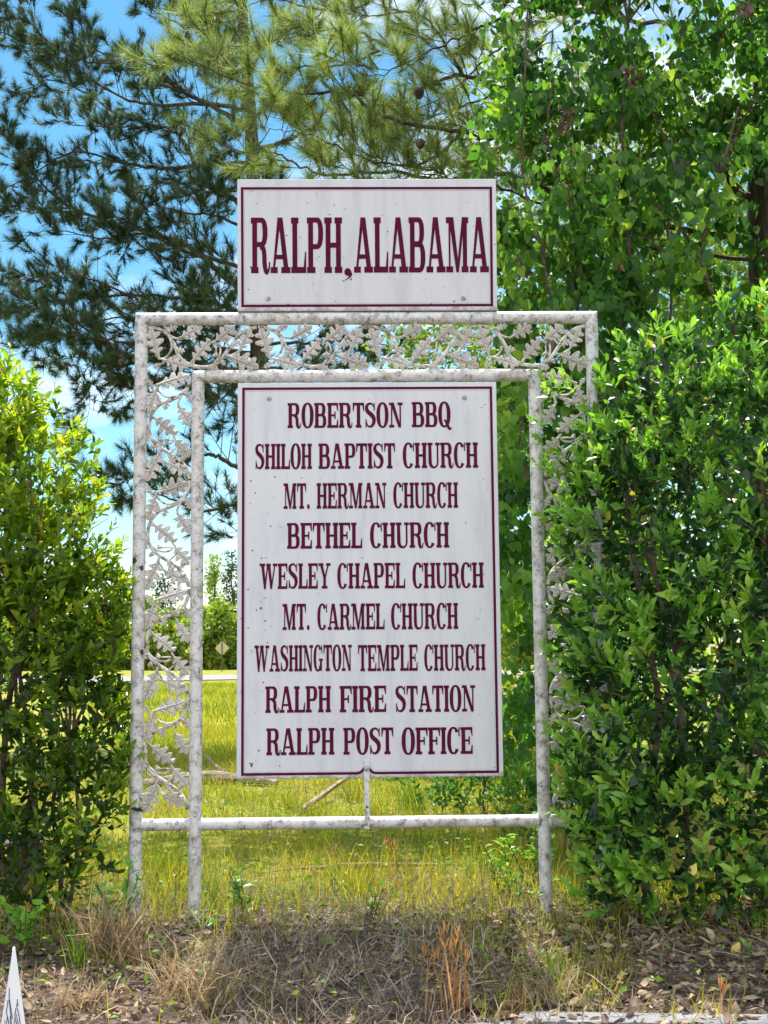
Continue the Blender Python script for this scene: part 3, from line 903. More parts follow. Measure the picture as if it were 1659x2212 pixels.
def scroll(name, org, du, dv, units, su=1.0, last_cut=1.0):
    """cast panel: org = start, du / dv = world directions of the run and across it"""
    org = np.array(org, float); du = np.array(du, float) * su; dv = np.array(dv, float)
    W = lambda p, k_, y=0.0: org + du * (uv(p)[0] + k_ * PU) + dv * uv(p)[1] + np.array([0, y, 0])
    mb = MB()
    for k_ in range(units):
        mb.tube([W(p, k_) for p in spline([(q[0], q[1]) for q in MAIN], 5)], .0085, 8)
        for pts, r_ in CURLS:
            P = [W(p, k_, -.004) for p in spline(pts, 4)]
            mb.tube(P, list(np.linspace(r_ * 1.15, r_ * .8, len(P))), 6)
    pan = mb.build(name, M_cast, sign, True)
    for k_ in range(units):
        for a, b_, s in LEAVES:
            A = W(a, k_, -.006 + random.uniform(-.004, .004)); B = W(b_, k_, -.006 + random.uniform(-.004, .004))
            d = B - A; L = np.linalg.norm(d); d /= L
            o = bpy.data.objects.new('oak_leaf', ME_leaf); COL.objects.link(o); o.parent = pan
            yv = np.array([0, 1.0, 0]); zv = np.cross(d, yv); zv /= np.linalg.norm(zv); yv = np.cross(zv, d)
            ly = max(L, .092) * 1.12 if s > .8 else L * 1.1
            mt = Matrix(((d[0] * L, yv[0] * ly, zv[0] * ly, A[0]), (d[1] * L, yv[1] * ly, zv[1] * ly, A[1]), (d[2] * L, yv[2] * ly, zv[2] * ly, A[2]), (0, 0, 0, 1)))
            o.matrix_basis = mt @ Matrix.Rotation(random.uniform(-.45, .45), 4, 'X')
        for a, b_ in ACORNS:
            A = W(a, k_, -.008); B = W(b_, k_, -.008)
            d = B - A; d /= np.linalg.norm(d); L = .026
            yv = np.array([0, 1.0, 0]); zv = np.cross(d, yv); zv /= np.linalg.norm(zv); yv = np.cross(zv, d)
            o = bpy.data.objects.new('acorn', ME_acorn); COL.objects.link(o); o.parent = pan
            o.matrix_basis = Matrix(((d[0] * L, yv[0] * L, zv[0] * L, A[0]), (d[1] * L, yv[1] * L, zv[1] * L, A[1]), (d[2] * L, yv[2] * L, zv[2] * L, A[2]), (0, 0, 0, 1)))
    return pan


scroll('oak_scroll_panel', (-.889, 0, 2.505), (0, 0, -1), (1, 0, 0), 4)
scroll('oak_scroll_panel', (-.995, 0, 2.631), (1, 0, 0), (0, 0, 1), 4, 1.03)
scroll('oak_scroll_panel', (.978, 0, 2.505), (0, 0, -1), (-1, 0, 0), 4)


def patch(x, y, s=1.0, k=0):
    return .5 + .25 * np.sin(1.9 * s * x + 1.1 * s * y + k) + .25 * np.sin(3.1 * s * y - 2.3 * s * x + 2 * k + 1)


# ------------------------------------------------------------------ shrubs
def shoots_to_leaves(P, D, nl, lsize, rnd0, tmpl=LEAF8, spread=.95, slen=.10, jit=.25):
    """every shoot carries nl leaves in a spiral; returns batch arrays"""
    n = len(P)
    D = nrmz(D)
    a = np.where(np.abs(D[:, 2:3]) < .9, np.array([[0, 0, 1.0]]), np.array([[1.0, 0, 0]]))
    Uv = nrmz(np.cross(D, a)); Vv = np.cross(D, Uv)
    ph = rng.uniform(0, 6.28, n)
    out = []
    for i in range(nl):
        t = (i + .5) / nl
        ang = ph + i * 2.4
        rad = np.cos(ang)[:, None] * Uv + np.sin(ang)[:, None] * Vv
        el = spread * (1.15 - .75 * t)
        d = D * math.cos(el) + rad * math.sin(el) + rng.normal(0, jit, (n, 3))
        pos = P + D * (t * slen * rng.uniform(.8, 1.2, n))[:, None]
        N = D * math.sin(el) - rad * math.cos(el) + rng.normal(0, .3, (n, 3))
        s = lsize * rng.uniform(.55, 1.3, n) * (1.0 if t < .75 else .8)
        r_ = np.clip(rnd0 + (.18 * (t - .4)) + rng.normal(0, .07, n), 0, .95)
        old = rng.random(n) < .011
        r_ = np.where(old, 1.0, r_)
        out.append(batch(tmpl, pos, d, N, s, r_))
    return out


def blob_points(blobs, n, shell=.30, inner=.62):
    """points in the outer layer of a union of ellipsoids (cx,cy,cz,rx,ry,rz)"""
    B = np.array(blobs, float)
    area = (B[:, 3] * B[:, 4] + B[:, 4] * B[:, 5] + B[:, 3] * B[:, 5])
    area = area / area.sum()
    idx = rng.choice(len(B), size=n * 3, p=area)
    d = rand_dirs(n * 3)
    r_ = 1 - shell * rng.random(n * 3) ** 1.6
    P = B[idx, :3] + d * B[idx, 3:6] * r_[:, None]
    nor = nrmz(d / B[idx, 3:6])
    dist = np.min(np.linalg.norm((P[:, None, :] - B[None, :, :3]) / B[None, :, 3:6], axis=2), axis=1)
    ok = (dist > 1 - shell - .05) & (P[:, 2] > gz(P[:, 0], P[:, 1]) + .05)
    return P[ok][:n], nor[ok][:n], dist[ok][:n]


def stem_tubes(mb, base, tip, r0_, n=6, wig=.05, kids=3):
    base = np.array(base, float); tip = np.array(tip, float)
    pts = [base + (tip - base) * t + np.array([random.gauss(0, wig), random.gauss(0, wig), 0]) * (t * (1 - t) * 4) ** .5 for t in np.linspace(0, 1, n)]
    mb.tube(spline(pts, 3), list(np.linspace(r0_, r0_ * .35, (n - 1) * 3 + 1)), 7, wob=.15)
    for k_ in range(kids):
        i = random.randint(n // 2, n - 2)
        d = np.array([random.gauss(0, .17), random.gauss(0, .2), random.uniform(.15, .5)])
        p = pts[i]
        mb.tube(spline([p, p + d * .5 + np.array([0, 0, .05]), p + d], 3), list(np.linspace(r0_ * .5, r0_ * .15, 7)), 5)


# right hand shrub: swallows the right end of the frame
rs = empty('evergreen_shrub', (1.75, -.1, 0), 'dense dark green evergreen shrub swallowing the right end of the sign frame', 'shrub')
RB = [(1.80, -.10, 1.95, .62, .55, .86), (1.40, -.22, 1.55, .46, .42, .70), (1.95, -.15, 1.2, .75, .60, .85), (1.48, -.26, .95, .50, .45, .62), (1.40, -.25, .42, .40, .38, .38),
      (1.75, -.35, .50, .60, .42, .45), (1.38, -.22, 2.22, .30, .30, .42), (1.24, -.24, 1.78, .25, .24, .42), (2.25, .0, 2.0, .6, .6, .8), (1.28, -.22, 1.25, .36, .34, .50), (2.3, -.3, .55, .6, .5, .5), (1.30, -.22, .75, .34, .33, .42), (1.17, -.26, .30, .22, .22, .28), (1.12, -.22, .62, .20, .2, .25), (1.72, 0, 2.38, .45, .45, .40)]
P, Nn, dist = blob_points(RB, 2700, .30)
D = Nn * .70 + np.array([[0, 0, .85]]) + rng.normal(0, .26, P.shape)
r_ = np.where(rng.random(len(P)) < .80, rng.uniform(.60, .96, len(P)), rng.uniform(.15, .45, len(P)))
pock = patch(P[:, 0], P[:, 2], 2.6, 2) * .6 + .4 * patch(P[:, 0], P[:, 2], 6.5, 4)
keep = rng.random(len(P)) < np.clip((pock - .18) * 2.6, .22, 1)
P, D, dist, r_ = P[keep], D[keep], dist[keep], r_[keep]
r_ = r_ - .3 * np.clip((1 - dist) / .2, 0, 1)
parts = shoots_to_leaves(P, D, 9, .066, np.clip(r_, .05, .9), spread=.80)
P2, N2, d2 = blob_points(RB, 1500, .62)
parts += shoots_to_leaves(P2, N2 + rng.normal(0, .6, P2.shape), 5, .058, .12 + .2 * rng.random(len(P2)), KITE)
# loose sprays reaching out over the scroll panel
sp = []
for z in np.linspace(.35, 2.40, 25):
    for k_ in range(3):
        sp.append((random.uniform(.86, 1.12), random.uniform(-.34, -.06), z + random.uniform(-.06, .06)))
for k_ in range(26):
    sp.append((random.uniform(1.02, 1.32), random.uniform(-.48, -.15), random.uniform(.06, .6)))
sp = np.array(sp)
keep = (rng.random(len(sp)) < .9)
sp = sp[keep]
parts += shoots_to_leaves(sp, np.stack([-.7 + 0 * sp[:, 0], -.3 + 0 * sp[:, 0], .6 + 0 * sp[:, 0]], 1) + rng.normal(0, .3, sp.shape), 9, .058, .5 + .35 * rng.random(len(sp)))
V, T, Q = merge(parts)
tri_mesh('foliage', V, T, Q, M_shrub_r, rs)


def twigs(root, P, D, n, L=.16):
    mb = MB()
    for i in random.sample(range(len(P)), n):
        p = P[i] - D[i] * L * .6; d = nrmz(D[i] + np.array([random.gauss(0, .4), random.gauss(0, .4), random.gauss(0, .3)]))
        l_ = L * random.uniform(.6, 1.5)
        mb.tube([p, p + d * l_ * .5 + np.array([random.gauss(0, .01), 0, random.gauss(0, .01)]), p + d * l_], [.0028, .0022, .0012], 4, False)
    tag(mb.build('twigs', M_stem, root), kind='stuff')


twigs(rs, P, nrmz(D), 260)
for i in range(6):
    mb = MB()
    bx = 1.35 + .18 * i + random.uniform(-.05, .05)
    stem_tubes(mb, (bx, random.uniform(-.25, .1), gz(bx, 0) - .1), (bx + random.uniform(-.3, .3), random.uniform(-.4, .1), random.uniform(1.6, 2.3)), random.uniform(.014, .024), kids=5)
    mb.build('stem', M_stem, rs, True)

# left hand shrub: airy, sunlit, several stems
ls = empty('privet_shrub', (-1.7, .15, 0), 'tall airy shrub with sunlit yellow-green leaves beside the left post', 'shrub')
LB = [(-1.62, .15, 1.15, .46, .45, .50), (-1.40, .12, 1.30, .30, .32, .34), (-1.80, .15, 1.75, .42, .42, .52), (-1.95, .2, 2.2, .40, .40, .50), (-1.66, .15, 2.02, .26, .28, .34), (-1.30, .05, .85, .22, .30, .38),
      (-1.75, .0, .65, .42, .40, .34), (-1.28, .1, 1.42, .17, .2, .17), (-1.36, .0, .45, .28, .28, .30), (-1.55, -.05, .25, .30, .3, .22), (-2.2, .2, 1.3, .5, .5, .9), (-1.48, .12, 1.75, .17, .2, .2), (-1.24, .12, 1.15, .20, .2, .3), (-1.24, .1, .75, .18, .2, .3), (-2.05, .2, 2.5, .3, .3, .4), (-1.85, .1, 1.2, .4, .4, .5), (-1.55, .15, 1.97, .27, .3, .38), (-1.41, .12, 1.68, .26, .28, .33), (-1.30, .1, 1.33, .22, .25, .3), (-1.75, .15, 2.35, .25, .25, .25)]
P, Nn, dist = blob_points(LB, 3000, .50)
D = Nn * .6 + np.array([[0, 0, .75]]) + rng.normal(0, .3, P.shape)
keep = (P[:, 2] > 1.15) | (rng.random(len(P)) < .62)
P = P[keep]; D = D[keep]
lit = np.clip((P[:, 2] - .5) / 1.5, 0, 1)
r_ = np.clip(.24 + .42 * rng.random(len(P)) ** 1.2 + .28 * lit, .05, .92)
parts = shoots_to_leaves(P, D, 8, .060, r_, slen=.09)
P3, N3, d3 = blob_points([b_ for b_ in LB if b_[2] < 1.5], 420, .7)
parts += shoots_to_leaves(P3, N3 + rng.normal(0, .6, P3.shape), 5, .056, .08 + .2 * rng.random(len(P3)), KITE)
tops = np.array([(-1.62, .1, 2.30), (-1.63, .1, 2.36), (-1.61, .1, 2.42), (-1.64, .1, 2.24), (-1.60, .12, 2.18), (-1.66, .1, 2.46), (-1.58, .1, 2.40), (-1.72, .1, 2.42), (-1.07, -.05, .46), (-1.10, -.05, .55), (-1.16, .0, 1.62), (-1.20, .02, 1.55), (-1.12, 0, 1.50)])
parts += shoots_to_leaves(tops, np.array([[0.1, 0, 1.0]]) + rng.normal(0, .3, tops.shape), 9, .055, np.full(len(tops), .75))
V, T, Q = merge(parts)
tri_mesh('foliage', V, T, Q, M_shrub_l, ls)
twigs(ls, P, nrmz(D), 220)
for i, (bx, tx, tz, rr) in enumerate([(-1.72, -1.66, 2.3, .020), (-1.58, -1.50, 1.9, .016), (-1.88, -2.0, 2.3, .024), (-1.44, -1.30, 1.4, .014), (-1.50, -1.62, 2.4, .013), (-1.79, -1.75, 1.9, .03), (-1.63, -1.45, 1.6, .012), (-1.36, -1.20, 1.5, .011)]):
    mb = MB()
    stem_tubes(mb, (bx, random.uniform(0, .25), gz(bx, .1) - .1), (tx, random.uniform(0, .3), tz), rr, kids=5)
    mb.build('stem', M_stem, ls, True)


# ------------------------------------------------------------------ pines
def grow_pine(root, limbs, trunk, Y, unit, tuft_n, nlen, nwid, mat, bark, tw_mat, spacing, blen, dens=1.0, rbase=.05):
    """limbs: pixel polylines with a depth; every limb gets side branchlets, twigs and needle tufts"""
    mb = MB()
    mb.tube(spline(trunk[0], 5), list(np.interp(np.linspace(0, 1, (len(trunk[0]) - 1) * 5 + 1), np.linspace(0, 1, len(trunk[1])), trunk[1])), 12, wob=.12)
    mb.build('trunk', bark, root, True)
    TP = []; TD = []
    twig = MB()
    for li, (pts, yend, thick) in enumerate(limbs):
        n = len(pts)
        W = [at(p[0], p[1], Y + (yend - Y) * (i / (n - 1)) ** 1.2) for i, p in enumerate(pts)]
        W = [w if i == 0 else w + np.array([random.gauss(0, .035), 0, random.gauss(0, .045)]) for i, w in enumerate(W)]
        S = spline(W, 6)
        S = [p + np.array([random.gauss(0, .006), random.gauss(0, .006), random.gauss(0, .010)]) for p in S]
        lm = MB()
        lm.tube(S, list(thick * (.10 + .9 * np.linspace(1, 0, len(S)) ** 1.4)), 7, wob=.15)
        lm.build('limb', bark, root, True)
        seg = [np.linalg.norm(S[i + 1] - S[i]) for i in range(len(S) - 1)]
        cum = np.concatenate([[0], np.cumsum(seg)])
        tot = cum[-1]
        s = tot * .16
        side = 1
        while s < tot:
            i = min(np.searchsorted(cum, s) - 1, len(S) - 2)
            p = S[i] + (S[i + 1] - S[i]) * ((s - cum[i]) / (seg[i] + 1e-9))
            d = (S[i + 1] - S[i]) / (seg[i] + 1e-9)
            fr = s / tot
            L = blen * random.uniform(.55, 1.1) * (1.05 - .55 * fr)
            sv = rand_dirs(1)[0]; sv = sv - d * (sv @ d); sv /= np.linalg.norm(sv) + 1e-9
            bd = d * random.uniform(.35, .8) + sv * random.uniform(.5, 1.0) + np.array([0, 0, .22])
            bd /= np.linalg.norm(bd)
            q = [p, p + bd * L * .5 + np.array([0, 0, .03 * L]), p + bd * L + np.array([0, 0, .14 * L])]
            q = spline(q, 3)
            rt = max(.004, thick * .22 * (1 - fr * .6))
            twig.tube(q, list(np.linspace(rt, .0035, len(q))), 5, False)
            TP.append(q[-1]); TD.append(q[-1] - q[-2])
            for k_ in range(random.randint(3, 5)):
                j = random.randint(2, len(q) - 1)
                sv = rand_dirs(1)[0]
                td = nrmz(bd * .7 + sv * .75 + np.array([0, 0, .3]))
                l2 = L * random.uniform(.22, .5)
                e = q[j] + td * l2
                e2 = e + np.array([0, 0, .12 * l2])
                twig.tube([q[j], q[j] + td * l2 * .55, e2], [.0045, .0038, .003], 4, False)
                if random.random() < dens:
                    TP.append(e2); TD.append(td + np.array([0, 0, .4]))
                    if random.random() < .45:
                        TP.append(q[j] + td * l2 * .6); TD.append(td + np.array([0, 0, .3]))
            s += spacing * random.uniform(.6, 1.4)
        TP.append(S[-1]); TD.append(S[-1] - S[-2])
    twig.build('twigs', tw_mat, root)
    TP = np.array(TP); TD = nrmz(np.array(TD))
    nT = len(TP)
    A = np.repeat(TP, tuft_n, 0); AX = np.repeat(TD, tuft_n, 0)
    m_ = len(A)
    r_ = rand_dirs(m_)
    perp = nrmz(r_ - AX * np.sum(r_ * AX, 1, keepdims=True))
    tl = np.repeat(rng.uniform(.65, 1.25, nT), tuft_n); ts = np.repeat(rng.uniform(.6, 1.25, nT), tuft_n)
    ang = (np.abs(rng.normal(.2, .68, m_)) * ts).clip(0, 1.9)
    d = AX * np.cos(ang)[:, None] + perp * np.sin(ang)[:, None]
    d[:, 2] -= np.repeat(np.abs(rng.normal(.05, .14, nT)), tuft_n)
    A = A - AX * (rng.random(m_) * nlen * .55)[:, None]
    tone = np.repeat(np.clip(rng.normal(.5, .2, nT), 0, .92), tuft_n) + rng.normal(0, .12, m_)
    tone = np.where(rng.random(m_) < .01, 1, np.clip(tone, 0, .93))
    V, T, Q = batch(NEEDLE1, A, d, rand_dirs(m_), nlen * tl * rng.uniform(.7, 1.1, m_), tone, W=np.full(m_, nwid))
    tri_mesh('crown', V, T, Q, mat, root)
    return nT, TP


def wpx(l, Y): return [at(p[0], p[1], Y) for p in l]


FY = 12.0
fb = at(577, 1460, FY); fb[2] = gz(fb[0], fb[1]) - .3
far_pine = empty('pine_tree', (fb[0], fb[1], float(gz(fb[0], fb[1]))), 'dark shaded pine tree whose trunk rises behind the boards, limbs reaching left', 'tree')
f_trunk = [fb] + wpx([(577, 1200), (572, 1000), (560, 760), (556, 600), (548, 400), (541, 250), (530, 120), (522, 0), (512, -200), (505, -420)], FY)
FL = [([(562, 768), (480, 762), (400, 750), (330, 735), (240, 745), (150, 728), (60, 700)], 11.2, .055),
      ([(566, 800), (450, 790), (370, 778), (290, 784), (238, 788), (202, 776), (149, 773), (100, 790)], 12.8, .045),
      ([(558, 630), (500, 600), (425, 545), (330, 500), (260, 485), (165, 450), (95, 385), (15, 315), (-40, 280)], 12.2, .060),
      ([(553, 470), (500, 430), (440, 380), (400, 300), (345, 290), (270, 262), (190, 270), (110, 250)], 11.0, .05),
      ([(545, 290), (470, 240), (400, 205), (330, 170), (261, 136), (200, 95), (165, 30), (120, -30)], 12.8, .045),
      ([(535, 190), (450, 140), (390, 70), (330, 20), (280, -60)], 11.4, .04),
      ([(575, 1060), (515, 1013), (475, 985), (440, 988), (380, 1010), (300, 1030), (250, 1045), (195, 1055)], 11.6, .045),
      ([(575, 1112), (515, 1097), (440, 1088), (390, 1083), (335, 1070), (280, 1060), (240, 1080)], 12.3, .035),
      ([(570, 800), (510, 850), (470, 878), (440, 885)], 11.5, .03),
      ([(560, 700), (480, 665), (400, 650), (300, 645), (180, 640), (80, 655), (-20, 680)], 13.0, .05),
      ([(556, 590), (480, 560), (400, 545), (320, 525), (230, 515), (140, 505), (70, 497)], 11.3, .04),
      ([(547, 350), (450, 345), (350, 370), (250, 350), (150, 340), (40, 390), (-30, 400)], 12.0, .045),
      ([(528, 90), (440, 60), (370, 0), (320, -70)], 12.8, .035),
      ([(540, 240), (440, 215), (330, 230), (230, 190), (120, 110), (40, 90), (-30, 60)], 13.2, .04),
      ([(330, 735), (260, 765), (195, 800), (193, 860), (192, 920), (176, 955)], 11.6, .012),
      ([(566, 830), (470, 830), (400, 810), (330, 830), (280, 850), (240, 900)], 12.6, .02),
      ([(545, 330), (640, 290), (720, 240), (800, 220)], 12.6, .04),
      ([(530, 130), (610, 70), (700, 20), (780, -60)], 11.6, .04),
      ([(556, 560), (640, 500), (760, 480)], 12.8, .04),
      ([(520, 10), (440, -40), (330, -90)], 12, .03), ([(515, -100), (600, -160), (690, -190)], 12, .03),
      ([(575, 1180), (520, 1150), (470, 1130)], 11.6, .02), ([(562, 745), (650, 730), (740, 745), (830, 742), (900, 760)], 11.4, .03), ([(562, 790), (640, 790), (720, 775), (800, 800)], 12.6, .025),
      ([(553, 500), (470, 470), (380, 455), (290, 425), (220, 395)], 12.9, .03),
      ([(562, 740), (470, 715), (390, 700), (300, 690), (200, 700), (110, 745), (20, 740)], 12.5, .035),
      ([(540, 200), (480, 130), (470, 60), (440, -10)], 12.4, .03),
      ([(547, 420), (520, 405), (480, 410), (450, 425)], 10.6, .025), ([(550, 480), (580, 465), (620, 470)], 10.8, .025), ([(545, 340), (510, 325), (470, 330)], 10.6, .025), ([(542, 260), (580, 240), (630, 235)], 10.9, .025),
      ([(560, 690), (530, 680), (490, 690), (450, 700)], 10.6, .025), ([(557, 600), (520, 620), (470, 640), (420, 650)], 10.6, .025), ([(570, 860), (540, 870), (500, 865)], 10.8, .02), ([(530, 130), (500, 115), (470, 125)], 10.8, .02),
      ([(265, 260), (190, 200), (110, 170), (30, 190), (-40, 180)], 12.4, .02), ([(261, 136), (180, 140), (100, 100), (40, 30), (0, -30)], 12.6, .018), ([(165, 450), (90, 450), (20, 440), (-40, 450)], 11.8, .018),
      ([(300, 645), (200, 600), (120, 590), (40, 610), (-40, 600)], 12.4, .02), ([(240, 745), (160, 700), (80, 660), (0, 640)], 11.8, .018), ([(430, 380), (360, 420), (280, 470), (220, 480)], 11.4, .018)]
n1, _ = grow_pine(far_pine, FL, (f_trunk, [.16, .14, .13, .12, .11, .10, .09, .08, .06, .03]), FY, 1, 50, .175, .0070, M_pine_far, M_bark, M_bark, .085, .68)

NY = 4.8
nb = at(1640, 1500, NY); nb[2] = gz(nb[0], nb[1]) - .3
near_pine = empty('pine_tree', (nb[0], nb[1], float(gz(nb[0], nb[1]))), 'light green pine with long needles, trunk at the right edge, boughs above the top board', 'tree')
n_trunk = [nb] + wpx([(1648, 1000), (1650, 700), (1645, 560), (1642, 420), (1648, 300), (1652, 100), (1650, -100), (1655, -400)], NY)
NL = [([(1648, 300), (1400, 330), (1245, 345), (1120, 300), (1000, 275), (830, 240), (750, 212), (665, 198), (590, 190), (510, 178), (430, 150), (375, 100)], 4.0, .035),
      ([(1644, 520), (1420, 480), (1242, 440), (1090, 380), (960, 375), (830, 378), (720, 372), (640, 352), (590, 345), (510, 335), (450, 290), (430, 260)], 4.6, .03),
      ([(1655, -140), (1400, -110), (1250, -60), (1140, 0), (1030, 50), (960, 90), (890, 130), (800, 160), (720, 150)], 3.8, .028),
      ([(1649, 280), (1400, 270), (1247, 240), (1120, 190), (1000, 165), (920, 160), (820, 110), (740, 70), (640, 75), (560, 92), (480, 110), (390, 95)], 4.9, .032),
      ([(1645, 560), (1400, 520), (1242, 480), (1120, 430), (1020, 400), (900, 392), (780, 385), (690, 380)], 4.1, .02),
      ([(1655, -250), (1400, -210), (1253, -160), (1050, -90), (900, -50), (780, 10), (680, 15), (600, 0), (520, 20), (440, 30)], 4.6, .028),
      ([(1652, 60), (1400, 40), (1250, 20), (1150, 60), (1060, 110), (980, 190), (900, 215), (800, 300), (700, 310)], 5.2, .024),
      ([(1000, 275), (930, 320), (860, 330), (780, 320), (690, 290), (600, 270), (540, 275)], 3.8, .018),
      ([(960, 375), (900, 350), (820, 345), (740, 330)], 5.0, .012),
      ([(1000, 165), (940, 60), (860, 30), (760, 40), (690, 110)], 4.3, .016),
      ([(1120, 190), (1050, 230), (980, 240), (900, 270), (840, 290)], 5.2, .014),
      ([(820, 110), (730, 130), (640, 140), (560, 150), (500, 140), (430, 60)], 4.4, .014),
      ([(1645, 425), (1610, 408), (1590, 400), (1560, 370), (1530, 340)], 4.6, .05), ([(1652, 80), (1740, 20), (1840, -60)], 4.2, .03)]
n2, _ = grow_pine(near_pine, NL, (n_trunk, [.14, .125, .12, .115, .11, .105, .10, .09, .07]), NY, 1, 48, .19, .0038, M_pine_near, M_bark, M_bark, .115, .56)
mb = MB()


def cone_at(p, h=.085, r=.038):
    m_ = MB(); p = np.array(p)
    prof = [(0, .3), (.12, .75), (.35, 1), (.6, .85), (.85, .5), (1, .12)]
    n = 12; vs = []; fs = []
    for zf, rf in prof:
        vs += [(p[0] + r * rf * (1 + .12 * (i % 2)) * math.cos(6.283 * i / n), p[1] + r * rf * (1 + .12 * (i % 2)) * math.sin(6.283 * i / n), p[2] - h * zf) for i in range(n)]
    for k_ in range(len(prof) - 1): fs += [(k_ * n + i, k_ * n + (i + 1) % n, (k_ + 1) * n + (i + 1) % n, (k_ + 1) * n + i) for i in range(n)]
    m_.add(vs, fs); return m_


cone_at(at(908, 300, 3.95)).build('pine_cone', M_bark, near_pine)
for q in ((905, 190), (262, 776)): cone_at(at(q[0], q[1], 4.2 if q[0] > 500 else 11.3), .10, .045).build('pine_cone', M_bark, near_pine if q[0] > 500 else far_pine)


# ------------------------------------------------------------------ broadleaf trees on the right
def clump_leaves(C_, Rr, n_each, lsize, tone, tmpl=HEART, hang=.8):
    n = len(C_) * n_each
    c = np.repeat(C_, n_each, 0); rr = np.repeat(Rr, n_each)
    P = c + rand_dirs(n) * (rr * rng.random(n) ** .45)[:, None]
    d = rng.normal(0, .45, (n, 3)); d[:, 2] -= hang; 
    N = rng.normal(0, .6, (n, 3)) + np.array([[0, -.55, .35]])
    t = np.clip(np.repeat(tone, n_each) + rng.normal(0, .16, n), .04, 1)
    t = np.where(rng.random(n) < .012, .01, t)
    return batch(tmpl, P, d, N, lsize * rng.uniform(.65, 1.2, n), t)


vt = empty('heart_leaved_tree', (2.0, 3.3, float(gz(2, 3.3))), 'leafy tree with hanging heart-shaped leaves and thin stems right of the top board', 'tree')
cl = []


def left_edge(z):
    return 1.02 + .10 * math.sin(z * 2.3) + .07 * math.sin(z * 5.1 + 1)


while len(cl) < 820:                                   # leaf clumps ride on limbs that fork out from the stems
    z0 = random.uniform(.6, 6.9); x0 = random.uniform(1.0, 4.6); y0 = random.uniform(2.5, 4.6)
    a_ = random.uniform(0, 6.28); L_ = random.uniform(.3, .9); up = random.uniform(-.35, .5)
    k_ = random.randint(3, 6)
    for j in range(k_):
        t = j / (k_ - 1)
        x = x0 + math.cos(a_) * L_ * t; y = y0 + .6 * math.sin(a_) * L_ * t; z = z0 + up * L_ * t - .25 * t * t * L_
        if x < left_edge(z) + .06 or z < .2: continue
        if z < 2.9 and x > 2.2 and random.random() < .7: continue
        cl.append((x, y, z))
for i in range(70):
    cl.append((random.uniform(1.9, 4.6), random.uniform(2.8, 4.8), random.uniform(5.2, 7.1)))
for i in range(80):
    z = random.uniform(.2, 3.7); cl.append((left_edge(z) + random.uniform(.0, .75), random.uniform(2.6, 3.8), z))
cl = np.array(cl)
pv = [clump_leaves(cl, rng.uniform(.12, .27, len(cl)), 30, .084, rng.uniform(.15, .8, len(cl)))]
# ragged left edge sprays
ed = np.array([(1.02 + .10 * math.sin(z * 2.3) + random.uniform(-.06, .1), random.uniform(2.6, 3.6), z) for z in np.linspace(2.2, 6.6, 60)])
pv.append(clump_leaves(ed, np.full(len(ed), .13), 11, .085, rng.uniform(.5, .95, len(ed))))
V, T, Q = merge(pv)
tri_mesh('crown', V, T, Q, M_vine, vt)
for i, (bx, tx) in enumerate([(1.35, 1.25), (1.6, 1.5), (1.9, 2.2), (2.2, 1.9), (2.5, 2.9), (2.05, 2.5)]):
    mb = MB(); by = random.uniform(3.0, 3.8)
    stem_tubes(mb, (bx, by, gz(bx, by) - .2), (tx, by + random.uniform(-.4, .3), random.uniform(5.0, 6.6)), random.uniform(.016, .030), n=10, wig=.16, kids=9)
    mb.build('trunk', M_twig, vt, True)
dc = np.array([at(q[0], q[1], 2.75 + .1 * i % 1) for i, q in enumerate([(1362, 150), (1363, 175), (1225, 245), (1222, 262), (1120, 560), (1128, 590), (1310, 615), (1304, 645), (1298, 660), (1365, 135), (1612, 15)])])
V, T, Q = clump_leaves(dc, np.full(len(dc), .07), 16, .07, np.full(len(dc), .0), DEAD)
tri_mesh('dead_leaves', V, T, Q * 0 + rng.random(len(Q)) * .45, M_litter, vt)

def bush(name, label, cat, c, r_, nclump, each, lsize, mat, group=None, tmpl=KITE, zmin=.1, stems=2, sr=.03):
    g0 = float(gz(c[0], c[1]))
    e = empty(name, (c[0], c[1], g0), label, cat, group)
    d = rand_dirs(nclump)
    C_ = np.array(c) + d * np.array(r_) * (rng.random(nclump) ** .4)[:, None]
    C_[:, 2] = np.where(C_[:, 2] < g0 + zmin, g0 + zmin + rng.random(nclump) * .25 * r_[2], C_[:, 2])
    tone = np.clip(rng.uniform(.1, .85, nclump), 0, 1)
    V, T, Q = clump_leaves(C_, rng.uniform(.16, .34, nclump) * max(r_) * .75, each, lsize, tone, tmpl, hang=.1)
    tri_mesh('crown', V, T, Q, mat, e)
    for i in range(stems):
        mb = MB(); bx = c[0] + random.uniform(-.2, .2) * r_[0]
        stem_tubes(mb, (bx, c[1], g0 - .2), (c[0] + random.uniform(-.4, .4) * r_[0], c[1], c[2] + .5 * r_[2]), sr, kids=3, wig=.05 * r_[0])
        mb.build('trunk', M_greybark, e, True)
    return e


bush('understory_bush', 'sunlit yellow-green bush behind the leafy tree, right of the lower board', 'bush', (2.2, 6.6, 1.3), (1.5, 1.0, 1.6), 130, 34, .09, M_bg)
bush('understory_tree', 'small yellow-green tree behind the boards showing through the right of the top scroll panel', 'tree', (1.35, 8.2, 3.2), (1.45, .8, 2.2), 230, 38, .09, M_bg, sr=.05)
bush('understory_bush', 'bright bush seen past the grey trunk at the right edge', 'bush', (4.7, 9.5, 4.4), (1.9, 1.2, 4.0), 330, 38, .11, M_bg)
bush('broadleaf_tree', 'bright green tree glimpsed through gaps above the right shrub', 'tree', (3.6, 11.0, 6.4), (3.2, 1.6, 3.6), 330, 42, .12, M_bg, stems=1, sr=.10)

